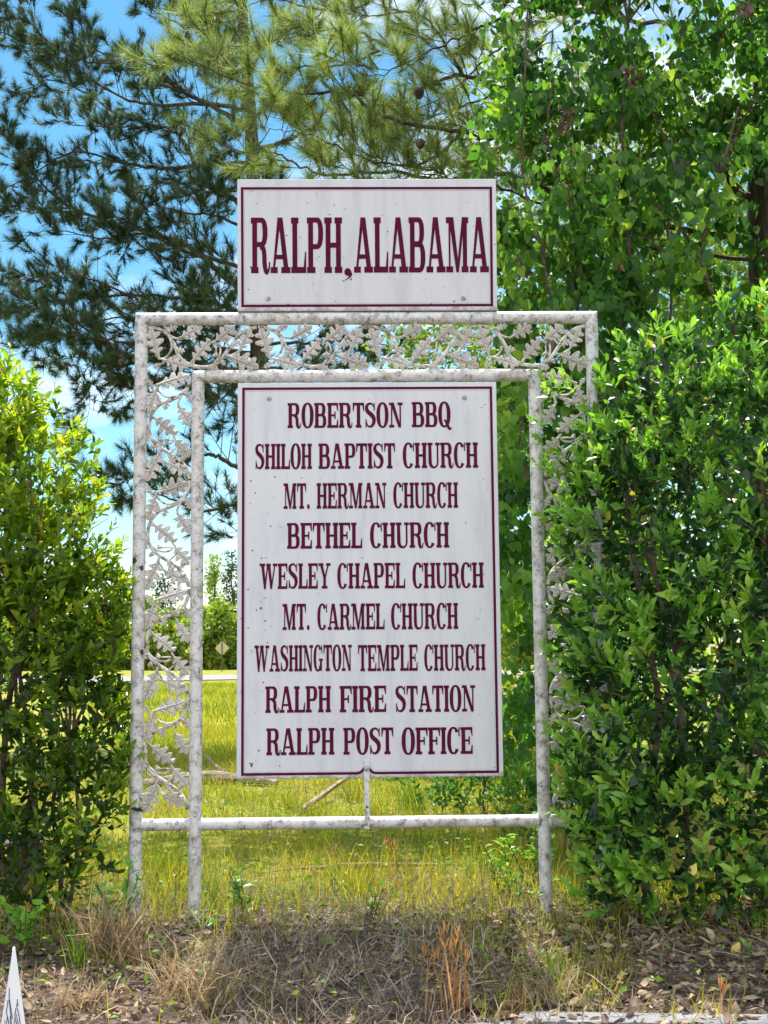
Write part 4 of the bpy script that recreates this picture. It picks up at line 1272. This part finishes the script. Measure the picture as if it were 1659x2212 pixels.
bush('leafy_sapling', 'low leafy sapling in the grass between the lower board and the right posts', 'sapling', (1.12, 1.5, .42), (.36, .3, .45), 46, 20, .055, M_vine, tmpl=LEAF8, sr=.010)
bush('leafy_sapling', 'small green sapling behind the bottom rail under the right of the lower board', 'sapling', (.78, 3.4, .30), (.5, .4, .40), 40, 20, .06, M_vine, tmpl=LEAF8, sr=.010)

# ------------------------------------------------------------------ far treeline beyond the road
names = [(-20.5, 93, 2.3, 4.6), (-17.2, 95, 2.6, 5.4), (-14.6, 92, 1.9, 4.4), (-12.4, 96, 2.3, 5.2), (-10.4, 93, 1.8, 4.9), (-8.3, 97, 2.3, 5.6), (-6.2, 94, 2.2, 5.0), (-3.0, 97, 2.6, 5.4), (.6, 99, 2.8, 5.6), (4.6, 101, 3.0, 5.2), (-24.6, 95, 2.8, 5.2), (-29.2, 97, 3.0, 5.6), (9.0, 103, 3.2, 5.6), (14, 106, 3.4, 6)]
for i, (x, y, r_, h) in enumerate(names):
    bush('roadside_bush', 'rounded yellow-green bush in the thicket beyond the road', 'bush', (x, y, h * .34), (r_ * 1.15, r_, h * .66), 120, 34, .50, M_far, 'bushes of the thicket beyond the road', stems=1, sr=.08)


def tall_tree(label, px, top, Y, wpx_, mat, n=46, low=.45, name='slim_tree'):
    base = at(px, 1440, Y); g0 = float(gz(base[0], base[1]))
    e = empty(name, (base[0], base[1], g0), label, 'tree')
    tp = at(px - 4, top, Y)
    hw = wpx_ / F * (Y + 6)
    H = tp[2] - g0
    C_ = []
    for i in range(n):
        t = low + (1 - low) * random.random() ** .8
        w = hw * (.35 + .65 * math.sin(min(1, (t - low) / (1 - low)) * 2.4 + .35)) * random.random() ** .5
        a = random.uniform(0, 6.28)
        C_.append((base[0] + (tp[0] - base[0]) * t + w * math.cos(a), base[1] + w * math.sin(a), g0 + H * t))
    V, T, Q = clump_leaves(np.array(C_), rng.uniform(.3, .7, n), 16, .34, rng.uniform(.1, .9, n), KITE, .1)
    tri_mesh('crown', V, T, Q, mat, e)
    mb = MB(); stem_tubes(mb, (base[0], base[1], g0 - .2), (tp[0], base[1], g0 + H * .93), .17, n=7, wig=.15, kids=9); mb.build('trunk', M_bark, e, True)


tall_tree('tall slim tree with a light leafy top beyond the road', 466, 1203, 112, 17, M_far)
tall_tree('dark sparse tree beside the tall slim one beyond the road', 506, 1197, 118, 24, M_fardark, n=60, low=.3)
tall_tree('low dark tree seen through the left scroll panel beyond the road', 360, 1235, 115, 32, M_fardark, n=50, low=.5, name='far_tree')
tall_tree('pale far tree just left of the outer left post beyond the road', 262, 1232, 120, 18, M_fardark, n=40, low=.4, name='far_tree')

# back of the diamond road sign
SY = 85.0
sb = at(479.5, 1442, SY); g0 = float(gz(sb[0], sb[1]))
ds = empty('warning_sign', (sb[0], sb[1], g0), 'diamond road sign seen from its plain back beyond the road', 'road sign')
cz = at(479.5, 1400, SY)[2]; hw = .47
mb = MB(); c0 = (sb[0], sb[1], cz)
vs = []
for yy_ in (0, .01):
    for a in range(4):
        for da in (-8, 8):
            t = R(90 * a + da)
            vs.append((sb[0] + hw * math.cos(t) * .99, sb[1] + yy_, cz + hw * math.sin(t) * .99))
mb.add(vs, [tuple(range(8)), tuple(range(15, 7, -1))] + [(i, 8 + i, 8 + (i + 1) % 8, (i + 1) % 8) for i in range(8)])
mb.build('sign_panel', plain('bare_aluminium_back', (.42, .36, .24), .55), ds)
mb = MB(); mb.box((sb[0] - .035, sb[1] - .05, g0 - .3), (sb[0] + .035, sb[1] - .002, cz + .42)); mb.build('sign_post', plain('brown_post', (.10, .075, .055), .8), ds)

# ------------------------------------------------------------------ fallen wood, timber edging, marker
def log(name, label, cat, p, rad, n=10):
    mb = MB()
    S = spline(p, 4)
    mb.tube(S, list(np.interp(np.linspace(0, 1, len(S)), np.linspace(0, 1, len(rad)), rad)), n, wob=.22)
    return tag(mb.build(name, M_log, None, True), label, cat)


def onG(px, py, dz):
    p = gpt(px, py); return p + np.array([0, 0, dz])


log('fallen_log', 'thick pinkish fallen log lying in the grass behind the left posts', 'log', [onG(270, 1708, .06), onG(330, 1705, .06), onG(400, 1698, .06), onG(460, 1693, .06), onG(530, 1695, .05), onG(600, 1700, .04)], [.04, .045, .065, .065, .045, .025])
log('fallen_branch', 'thin dark branch propped diagonally in the grass behind the strap', 'branch', [onG(650, 1758, .03), onG(690, 1742, .07), onG(735, 1722, .12), onG(790, 1702, .16), onG(850, 1688, .18)], [.022, .022, .018, .014, .009])
log('fallen_branch', 'short bent branch rising from the thick fallen log', 'branch', [onG(500, 1688, .05), onG(470, 1675, .08), onG(445, 1657, .12)], [.022, .018, .012])
log('fallen_branch', 'long pale stick lying across the grass below the bottom rail', 'branch', [onG(560, 1898, .03), onG(640, 1893, .04), onG(700, 1888, .035), onG(760, 1884, .035), onG(860, 1880, .03), onG(990, 1876, .02)], [.004, .006, .012, .017, .012, .005])

M_crossbar = M_plank
bp_ = [gpt(800, 2240), gpt(1108, 2219), gpt(1125, 2199), gpt(1720, 2207)]
for (a, b_, lab) in ((bp_[0], bp_[1], 'grey weathered timber edging half buried in dry grass at the bottom centre'), (bp_[2], bp_[3], 'grey weathered timber edging at the bottom right before the dead leaves')):
    mb = MB()
    a = np.array(a); b_ = np.array(b_)
    d = b_ - a; L = np.linalg.norm(d[:2]); d = d / np.linalg.norm(d)
    nrm = np.array([d[1], -d[0], 0]); nrm /= np.linalg.norm(nrm)
    nseg = 24; vs = []
    for i in range(nseg + 1):
        p = a + (b_ - a) * i / nseg
        zt_ = .018 + random.uniform(-.0015, .0015)
        p[2] = gz(p[0], p[1]) if False else (a[2] + (b_[2] - a[2]) * i / nseg)
        vs += [p + np.array([0, 0, -.15]), p + np.array([0, 0, zt_]) , p + nrm * .02 + np.array([0, 0, zt_ + .01]), p + nrm * .13 + np.array([0, 0, zt_ + .008]), p + nrm * .14 + np.array([0, 0, -.15])]
    fs = [(i * 5 + j, i * 5 + (j + 1) % 5, (i + 1) * 5 + (j + 1) % 5, (i + 1) * 5 + j) for i in range(nseg) for j in range(5)]
    fs += [(4, 3, 2, 1, 0), tuple(nseg * 5 + j for j in range(5))]
    mb.add(vs, fs)
    tag(mb.build('timber_edging', M_plank), lab, 'timber', 'timbers edging the verge')

# white pointed marker at the bottom left corner
MY = -2.15
A_ = at(27.5, 2050, MY)
Cl = at(-16, 2440, MY); Cr = at(84, 2440, MY)
mk = empty('marker_board', (float(A_[0]), MY, float(gz(A_[0], MY))), 'white pointed marker board with dark slanted lettering at the bottom left corner', 'marker')
mb = MB()
th = np.array([0.0, .05, .0])
front = [Cl, Cr, A_ + np.array([.003, 0, 0]), A_ - np.array([.001, 0, 0])]
fw = [np.array(p, float) for p in front]
back = [fw[0] + np.array([-.030, .03, .0]), fw[1] + np.array([-.008, .03, 0]), fw[2] + np.array([-.004, .03, 0]), fw[3] + np.array([-.006, .03, 0])]
mb.add(fw + back, [(0, 1, 2, 3), (7, 6, 5, 4), (0, 3, 7, 4), (1, 5, 6, 2), (3, 2, 6, 7), (0, 4, 5, 1)])
mb.build('panel', plain('white_marker_paint', (.80, .81, .83), .4), mk, bevel=.0015)
mb = MB()


def mline(pts, w):
    P = [at(p[0], p[1], MY) + np.array([0, -.0012, 0]) for p in pts]
    for i in range(len(P) - 1):
        a, c = P[i], P[i + 1]
        d = c - a; n_ = np.array([d[2], 0, -d[0]]); n_ /= np.linalg.norm(n_) + 1e-9
        mb.add([a + n_ * w / 2, a - n_ * w / 2, c - n_ * w / 2 * 1.2, c + n_ * w / 2 * 1.2], [(0, 1, 2, 3)])


def mz(zx, zy): return ((zx * .1567) / 1.5069, (3050 + zy * .1567) / 1.5069)


for st, w in (([(195, 1060), (190, 1240), (260, 1700)], .0022), ([(170, 1300), (135, 1560), (190, 1806)], .0022), ([(190, 1300), (240, 1806)], .0018), ([(150, 1640), (140, 1806)], .0018),
              ([(365, 1290), (350, 1450), (400, 1640), (420, 1806)], .0022), ([(330, 1480), (310, 1640), (345, 1806)], .0022), ([(340, 1600), (380, 1806)], .0018), ([(300, 1700), (295, 1806)], .0018), ([(105, 1720), (100, 1806)], .0018), ([(210, 1640), (222, 1806)], .0015), ([(368, 1380), (385, 1430)], .0018)):
    mline([mz(*p) for p in st], w)
mb.build('lettering', plain('faded_navy_letter', (.06, .07, .13), .5), mk)

# ------------------------------------------------------------------ grass, thatch, litter
def wedge(n, y0, y1, px0=-60, px1=1720):
    """random ground points between two distances, inside the strip of ground the photo looks over"""
    y = np.sqrt(rng.uniform((y0 + 6.2) ** 2, (y1 + 6.2) ** 2, n)) - 6.2
    px = rng.uniform(px0, px1, n)
    x = (px - 829.5) / F * (y + 5.93) + math.tan(YAW) * (y + 5.93)
    return np.stack([x, y, gz(x, y)], 1)


def pxof(P): return 829.5 + (P[:, 0] - math.tan(YAW) * (P[:, 1] + 5.93)) / (P[:, 1] + 5.93) * F


def blades(P, h, w, tone, lean=.35, tmpl=BLADE):
    n = len(P)
    d = rng.normal(0, lean, (n, 3)); d[:, 2] = 1
    return batch(tmpl, P - np.array([[0, 0, .01]]), d, rand_dirs(n) * np.array([[1, 1, .15]]), h, tone, W=w)



parts = []
P = wedge(30000, .1, 6)
h = rng.uniform(.04, .13, len(P)) * (.45 + 1.3 * patch(P[:, 0], P[:, 1], 2.9, 4) ** 1.5); t = np.clip(.25 + .5 * patch(P[:, 0], P[:, 1], 1.7) + rng.normal(0, .16, len(P)), 0, 1)
parts.append(blades(P, h, .0055 * rng.uniform(.7, 1.4, len(P)), t))
P = wedge(26000, 6, 16, 250, 1250)
parts.append(blades(P, rng.uniform(.06, .20, len(P)), .010, np.clip(.2 + .5 * patch(P[:, 0], P[:, 1], 1.1, 2) + rng.normal(0, .16, len(P)), 0, 1)))
P = wedge(22000, 16, 60, 200, 1100)
parts.append(blades(P, rng.uniform(.12, .30, len(P)), .035, np.clip(.15 + .5 * patch(P[:, 0], P[:, 1], .5, 1) + rng.normal(0, .15, len(P)), 0, 1)))
P = wedge(9000, -1.9, .3); P = P[rng.random(len(P)) < patch(P[:, 0], P[:, 1], 2.7, 1) ** 2 * .9 * np.clip(1.15 + P[:, 1] * .5, .2, 1)]
parts.append(blades(P, rng.uniform(.05, .14, len(P)), .0042, np.clip(.2 + rng.normal(.2, .2, len(P)), 0, 1)))
P = wedge(1000, -1.5, .2, 980, 1330); parts.append(blades(P, rng.uniform(.05, .15, len(P)), .0042, np.clip(.2 + rng.normal(.25, .25, len(P)), 0, 1), .4))
P = wedge(7000, -.35, 1.4); P = P[rng.random(len(P)) < patch(P[:, 0], P[:, 1], 3.3, 6)]
parts.append(blades(P, rng.uniform(.08, .24, len(P)), .0042, np.clip(.25 + rng.normal(.25, .25, len(P)), 0, 1), .28))
V, T, Q = merge(parts)
tag(tri_mesh('meadow_grass', V, T, Q, M_grass), 'sunlit yellow-green grass behind and below the sign', 'grass', kind='stuff')

# low broad-leaved weeds in the grass
P = wedge(21000, -1.9, 7); P = P[rng.random(len(P)) < patch(P[:, 0], P[:, 1], 2.6, 3) * np.clip(1 + P[:, 1] * .55, .12, 1)]
P[:, 2] += rng.uniform(.01, .09, len(P)) * np.where(P[:, 1] < 1.6, 1.8, 1)
V, T, Q = batch(KITE, P, rng.normal(0, 1, P.shape) * [1, 1, .35], np.array([[0, 0, 1.0]]) + rng.normal(0, .4, P.shape), rng.uniform(.018, .042, len(P)), rng.random(len(P)) * .9)
tag(tri_mesh('ground_weeds', V, T, Q, M_lushgrass), 'small leaved weeds creeping through the grass', 'weeds', kind='stuff')

# straw and dry stems among the grass
parts = []
P = wedge(16000, .2, 9); P = P[rng.random(len(P)) < .12 + 1.0 * patch(P[:, 0], P[:, 1], 1.9, 5) ** 2]
d = rng.normal(0, 1, P.shape); d[:, 2] = np.abs(d[:, 2]) * .35 + .05
P[:, 2] += rng.uniform(.0, .05, len(P))
parts.append(batch(CURL, P, d, rand_dirs(len(P)), rng.uniform(.05, .16, len(P)), rng.random(len(P)), W=np.full(len(P), .004)))
P = wedge(420, -.2, 5); parts.append(blades(P, rng.uniform(.18, .36, len(P)), .004, rng.random(len(P)) * .3, .12))
V, T, Q = merge(parts)
tag(tri_mesh('straw', V, T, Q, M_dry), 'dry straw and thin stalks scattered through the grass', 'straw', kind='stuff')

# grey-brown thatch in front of the sign
parts = []
P = wedge(15000, -2.3, .15)
px = pxof(P)
dens = np.clip(1.05 - np.abs(px - 760) / 560, .12, .75) * patch(P[:, 0], P[:, 1], 3.4, 2) ** 1.5 * 1.05
P = P[rng.random(len(P)) < dens]
P[:, 2] += rng.uniform(-.005, .035, len(P))
d = rng.normal(0, 1, P.shape); d[:, 2] = rng.normal(.25, .5, len(P))
parts.append(batch(CURL, P, d, rand_dirs(len(P)), rng.uniform(.06, .20, len(P)), rng.random(len(P)) ** 1.1, W=rng.uniform(.0022, .0055, len(P))))
P = wedge(4600, -1.9, -.05, 420, 1180); P = P[rng.random(len(P)) < .9 * patch(P[:, 0], P[:, 1], 5, 1) ** 1.6]
parts.append(blades(P, rng.uniform(.05, .16, len(P)), rng.uniform(.002, .006, len(P)), rng.random(len(P)), .5, CURL))
V, T, Q = merge(parts)
tag(tri_mesh('dry_thatch', V, T, Q, M_thatch), 'matted grey-brown dead grass in front of the posts', 'dead grass', kind='stuff')

# leaf litter
P = wedge(9500, -2.4, .4)
px = pxof(P)
dens = np.where(px > 1000, 1.0, np.where(px < 420, .85, .55)) * np.where(P[:, 1] > .1, .3, 1)
P = P[rng.random(len(P)) < dens]
P[:, 2] += rng.uniform(.0, .03, len(P))
big = np.where(pxof(P) > 950, 1.0, .8)
d = rng.normal(0, 1, P.shape); d[:, 2] *= .25
tone = np.where(rng.random(len(P)) < .002, 1.0, np.clip(rng.random(len(P)) ** 1.2, 0, .95))
sz_ = big * (.022 + .045 * rng.random(len(P)) ** 1.6)
flip = np.where(rng.random((len(P), 1)) < .4, -1.0, 1.0)
parts = [batch(DEAD8, P, d, (np.array([[0, 0, 1.0]]) + rng.normal(0, .55, P.shape)) * flip, sz_, tone, W=sz_ * rng.uniform(.7, 1.5, len(P)))]
P = wedge(26000, -2.4, .5); px = pxof(P)
P = P[rng.random(len(P)) < np.where(px > 950, .9, .55)]
P[:, 2] += rng.uniform(0, .018, len(P))
d = rng.normal(0, 1, P.shape); d[:, 2] *= .3
parts.append(batch(KITE, P, d, rand_dirs(len(P)) + [0, 0, .6], rng.uniform(.006, .022, len(P)), np.clip(rng.random(len(P)) ** 1.5 * .9, 0, .95), W=rng.uniform(.004, .018, len(P))))
V, T, Q = merge(parts)
tag(tri_mesh('leaf_litter', V, T, Q, M_litter), 'brown dead leaves scattered over the bare verge', 'dead leaves', kind='stuff')


# individual clumps ------------------------------------------------
def clump(name, label, cat, p, n, h, w, mat, lean=.35, tmpl=CURL, rad=.05, group=None, tone=(0, 1), heads=False):
    p = np.array(p)
    P = np.stack([p[0] + rng.normal(0, rad, n), p[1] + rng.normal(0, rad, n), np.zeros(n)], 1)
    P[:, 2] = gz(P[:, 0], P[:, 1])
    pr = [blades(P, h * rng.uniform(.55, 1.1, n), w, rng.uniform(*tone, n), lean, tmpl)]
    if heads:
        k_ = n // 2
        Q0 = P[:k_] + np.stack([rng.normal(0, .01, k_), rng.normal(0, .01, k_), h * rng.uniform(.5, .95, k_)], 1)
        pr.append(batch(KITE, np.repeat(Q0, 3, 0), rng.normal(0, .16, (k_ * 3, 3)) + [0, 0, 1], rand_dirs(k_ * 3), .06, rng.random(k_ * 3), W=np.full(k_ * 3, .013)))
    V, T, Q = merge(pr)
    return tag(tri_mesh(name, V, T, Q, mat), label, cat, group)


clump('dry_grass_clump', 'arching tan dry grass clump under the left shrub', 'dry grass', gpt(232, 2075), 170, .30, .0058, M_dry, .30, rad=.05, tone=(.3, 1))
clump('dry_grass_clump', 'smaller tan dry grass clump right of the arching one', 'dry grass', gpt(290, 2085), 90, .22, .0055, M_dry, .38, rad=.05, tone=(.2, 1))
clump('dry_grass_clump', 'sunlit golden dry grass clump left of the thatch at the bottom', 'dry grass', gpt(415, 2165), 150, .24, .005, M_dry, .33, rad=.08, tone=(.4, 1))
clump('dry_grass_clump', 'sunlit straw tuft right of the white marker board', 'dry grass', gpt(180, 2175), 120, .14, .005, M_dry, .5, rad=.06, tone=(.4, 1))
clump('dry_grass_clump', 'sunlit straw tuft on the timber joint at the bottom centre right', 'dry grass', gpt(1190, 2170), 110, .15, .004, M_dry, .35, rad=.07, tone=(.4, 1))
clump('dry_grass_clump', 'olive dry grass tuft among the dead leaves at the bottom right', 'dry grass', gpt(1300, 2120), 140, .12, .0035, M_dry, .5, rad=.05, tone=(0, .5))
clump('green_grass_tuft', 'fresh green grass tuft left of the arching dry clump', 'grass', gpt(170, 2090), 34, .24, .005, M_lushgrass, .18, BLADE, rad=.025)
clump('green_grass_tuft', 'bright green grass blades above the sunlit straw at bottom centre right', 'grass', gpt(1205, 2135), 34, .17, .0055, M_lushgrass, .15, BLADE, rad=.03, tone=(.6, 1))
clump('green_grass_tuft', 'dark green upright tuft behind the bottom rail right of the strap', 'grass', gpt(895, 1750), 70, .30, .008, M_lushgrass, .25, BLADE, rad=.06, tone=(0, .5))
clump('green_grass_tuft', 'green grass tuft hugging the right side of the inner left post', 'grass', gpt(452, 1960), 26, .26, .005, M_lushgrass, .15, BLADE, rad=.03)
for i in range(14):
    q = wedge(1, .5, 5.5, 330, 1120)[0]
    clump('rough_grass_tuft', 'rough grass tuft standing up from the sunlit meadow behind the sign', 'grass', q, 60, random.uniform(.16, .30), .006, M_grass, .35, BLADE, rad=.05, group='rough grass tufts in the meadow behind the sign', tone=(.1, .75))
clump('sedge_stalks', 'tall orange dry stalks in the bottom centre right foreground', 'dry stalks', gpt(985, 2200), 22, .30, .006, M_orange, .10, BLADE, rad=.03, heads=True)
clump('sedge_stalks', 'single orange stalk left of the tall foreground stalks', 'dry stalks', gpt(925, 2190), 5, .27, .006, M_orange, .07, BLADE, rad=.01, heads=True)
clump('sedge_stalks', 'orange stalks standing just before the bottom rail', 'dry stalks', gpt(860, 1925), 12, .34, .0055, M_orange, .08, BLADE, rad=.03, heads=True)
clump('sedge_stalks', 'short orange stalk standing at the bottom right timber', 'dry stalks', gpt(1560, 2195), 5, .12, .006, M_orange, .15, BLADE, rad=.01, heads=True)
clump('sedge_stalks', 'short orange stubble at the timber near the bottom centre', 'dry stalks', gpt(1120, 2195), 14, .14, .005, M_orange, .15, BLADE, rad=.03)


def weed(label, p, h, nst, nl, lsize, mat, lean=.3, tone=(.2, .8), name='leafy_weed', tmpl=LEAF8, spread=.9):
    p = np.array(p)
    e = empty(name, (p[0], p[1], p[2]), label, 'weed')
    mb = MB(); pr = []
    for i in range(nst):
        d = np.array([random.gauss(0, lean), random.gauss(0, lean), 1.0]); d /= np.linalg.norm(d)
        H = h * random.uniform(.6, 1.1)
        q = p + np.array([random.gauss(0, .03), random.gauss(0, .03), 0])
        pts = spline([p - np.array([0, 0, .05]), q, q + d * H * .5, q + d * H + np.array([0, 0, -.05 * H])], 3)
        mb.tube(pts, list(np.linspace(.004, .002, len(pts))), 5)
        k_ = nl
        tt = rng.uniform(.25, 1, k_)
        B_ = q + d[None] * (H * tt)[:, None]
        dd = rng.normal(0, .7, (k_, 3)); dd[:, 2] = np.abs(dd[:, 2]) * .6
        pr.append(batch(tmpl, B_, dd, np.array([[0, 0, 1.0]]) + rng.normal(0, .4, (k_, 3)), lsize * rng.uniform(.6, 1.2, k_), rng.uniform(*tone, k_)))
    mb.build('stem', M_stem, e)
    V, T, Q = merge(pr)
    tri_mesh('leaves', V, T, Q, mat, e)
    return e


weed('bright leafy weed at the foot of the outer left post', gpt(262, 2010) , .30, 7, 11, .062, M_shrub_r, .35, (.55, .93))
weed('dark leafy weed behind the base of the right inner post', gpt(1165, 1935) + np.array([0, .25, 0]), .52, 7, 12, .06, M_shrub_r, .22, (.6, .94))
weed('small upright seedling with broad leaves right of the inner left post', gpt(520, 1985), .26, 4, 8, .055, M_shrub_r, .2, (.3, .7))
weed('green weed with lit leaves left of the right inner post', gpt(1085, 1915), .26, 6, 9, .055, M_shrub_r, .35, (.6, .94))
weed('dark sprawling weed in front of the right inner post base', gpt(1125, 1960), .22, 7, 10, .045, M_shrub_r, .45, (.35, .75))
weed('low green weed in the thatch below the strap', gpt(800, 1990), .16, 5, 8, .035, M_shrub_r, .45, (.35, .8))
weed('low green weed at the foot of the inner left post', gpt(470, 2015), .13, 5, 8, .035, M_shrub_r, .5, (.4, .85))
weed('round leaved weed behind the white marker board', gpt(30, 2080) + np.array([0, .1, 0]), .28, 8, 10, .055, M_shrub_r, .35, (.5, .9), tmpl=HEART)
weed('bare twiggy seedling under the right shrub', gpt(1435, 2095), .15, 4, 1, .03, M_shrub_r, .5, (.9, .95))
weed('low green sprig on the dead leaves at the right edge', gpt(1640, 2070), .07, 3, 5, .045, M_shrub_r, .6, (.4, .7))
for (q, lab) in (((1585, 2065), 'yellow fallen leaf standing on the litter near the right edge'), ((1492, 1893), 'yellow leaf caught in the front of the right shrub')):
    p = gpt(*q) if q[1] > 2000 else at(q[0], q[1], -.72)
    V, T, Q = batch(HEART, np.array([p + np.array([0, 0, .012])]), np.array([[.5, .1, .7]]), np.array([[0, -1.0, .3]]), .048, np.array([1.0]))
    tag(tri_mesh('yellow_leaf', V, T, Q, plain('yellow_leaf_' + str(q[0]), (.52, .40, .09), .6)), lab, 'leaf')

# old grey stump at the left edge
sp_ = gpt(18, 1960)
mb = MB(); mb.tube([sp_ + np.array([0, .2, -.15]), sp_ + np.array([0, .2, .10]), sp_ + np.array([.0, .2, .28])], [.15, .12, .115], 16, wob=.25)
tag(mb.build('tree_stump', M_greybark, None, True), 'dark grey stump in the shade at the left edge', 'stump')
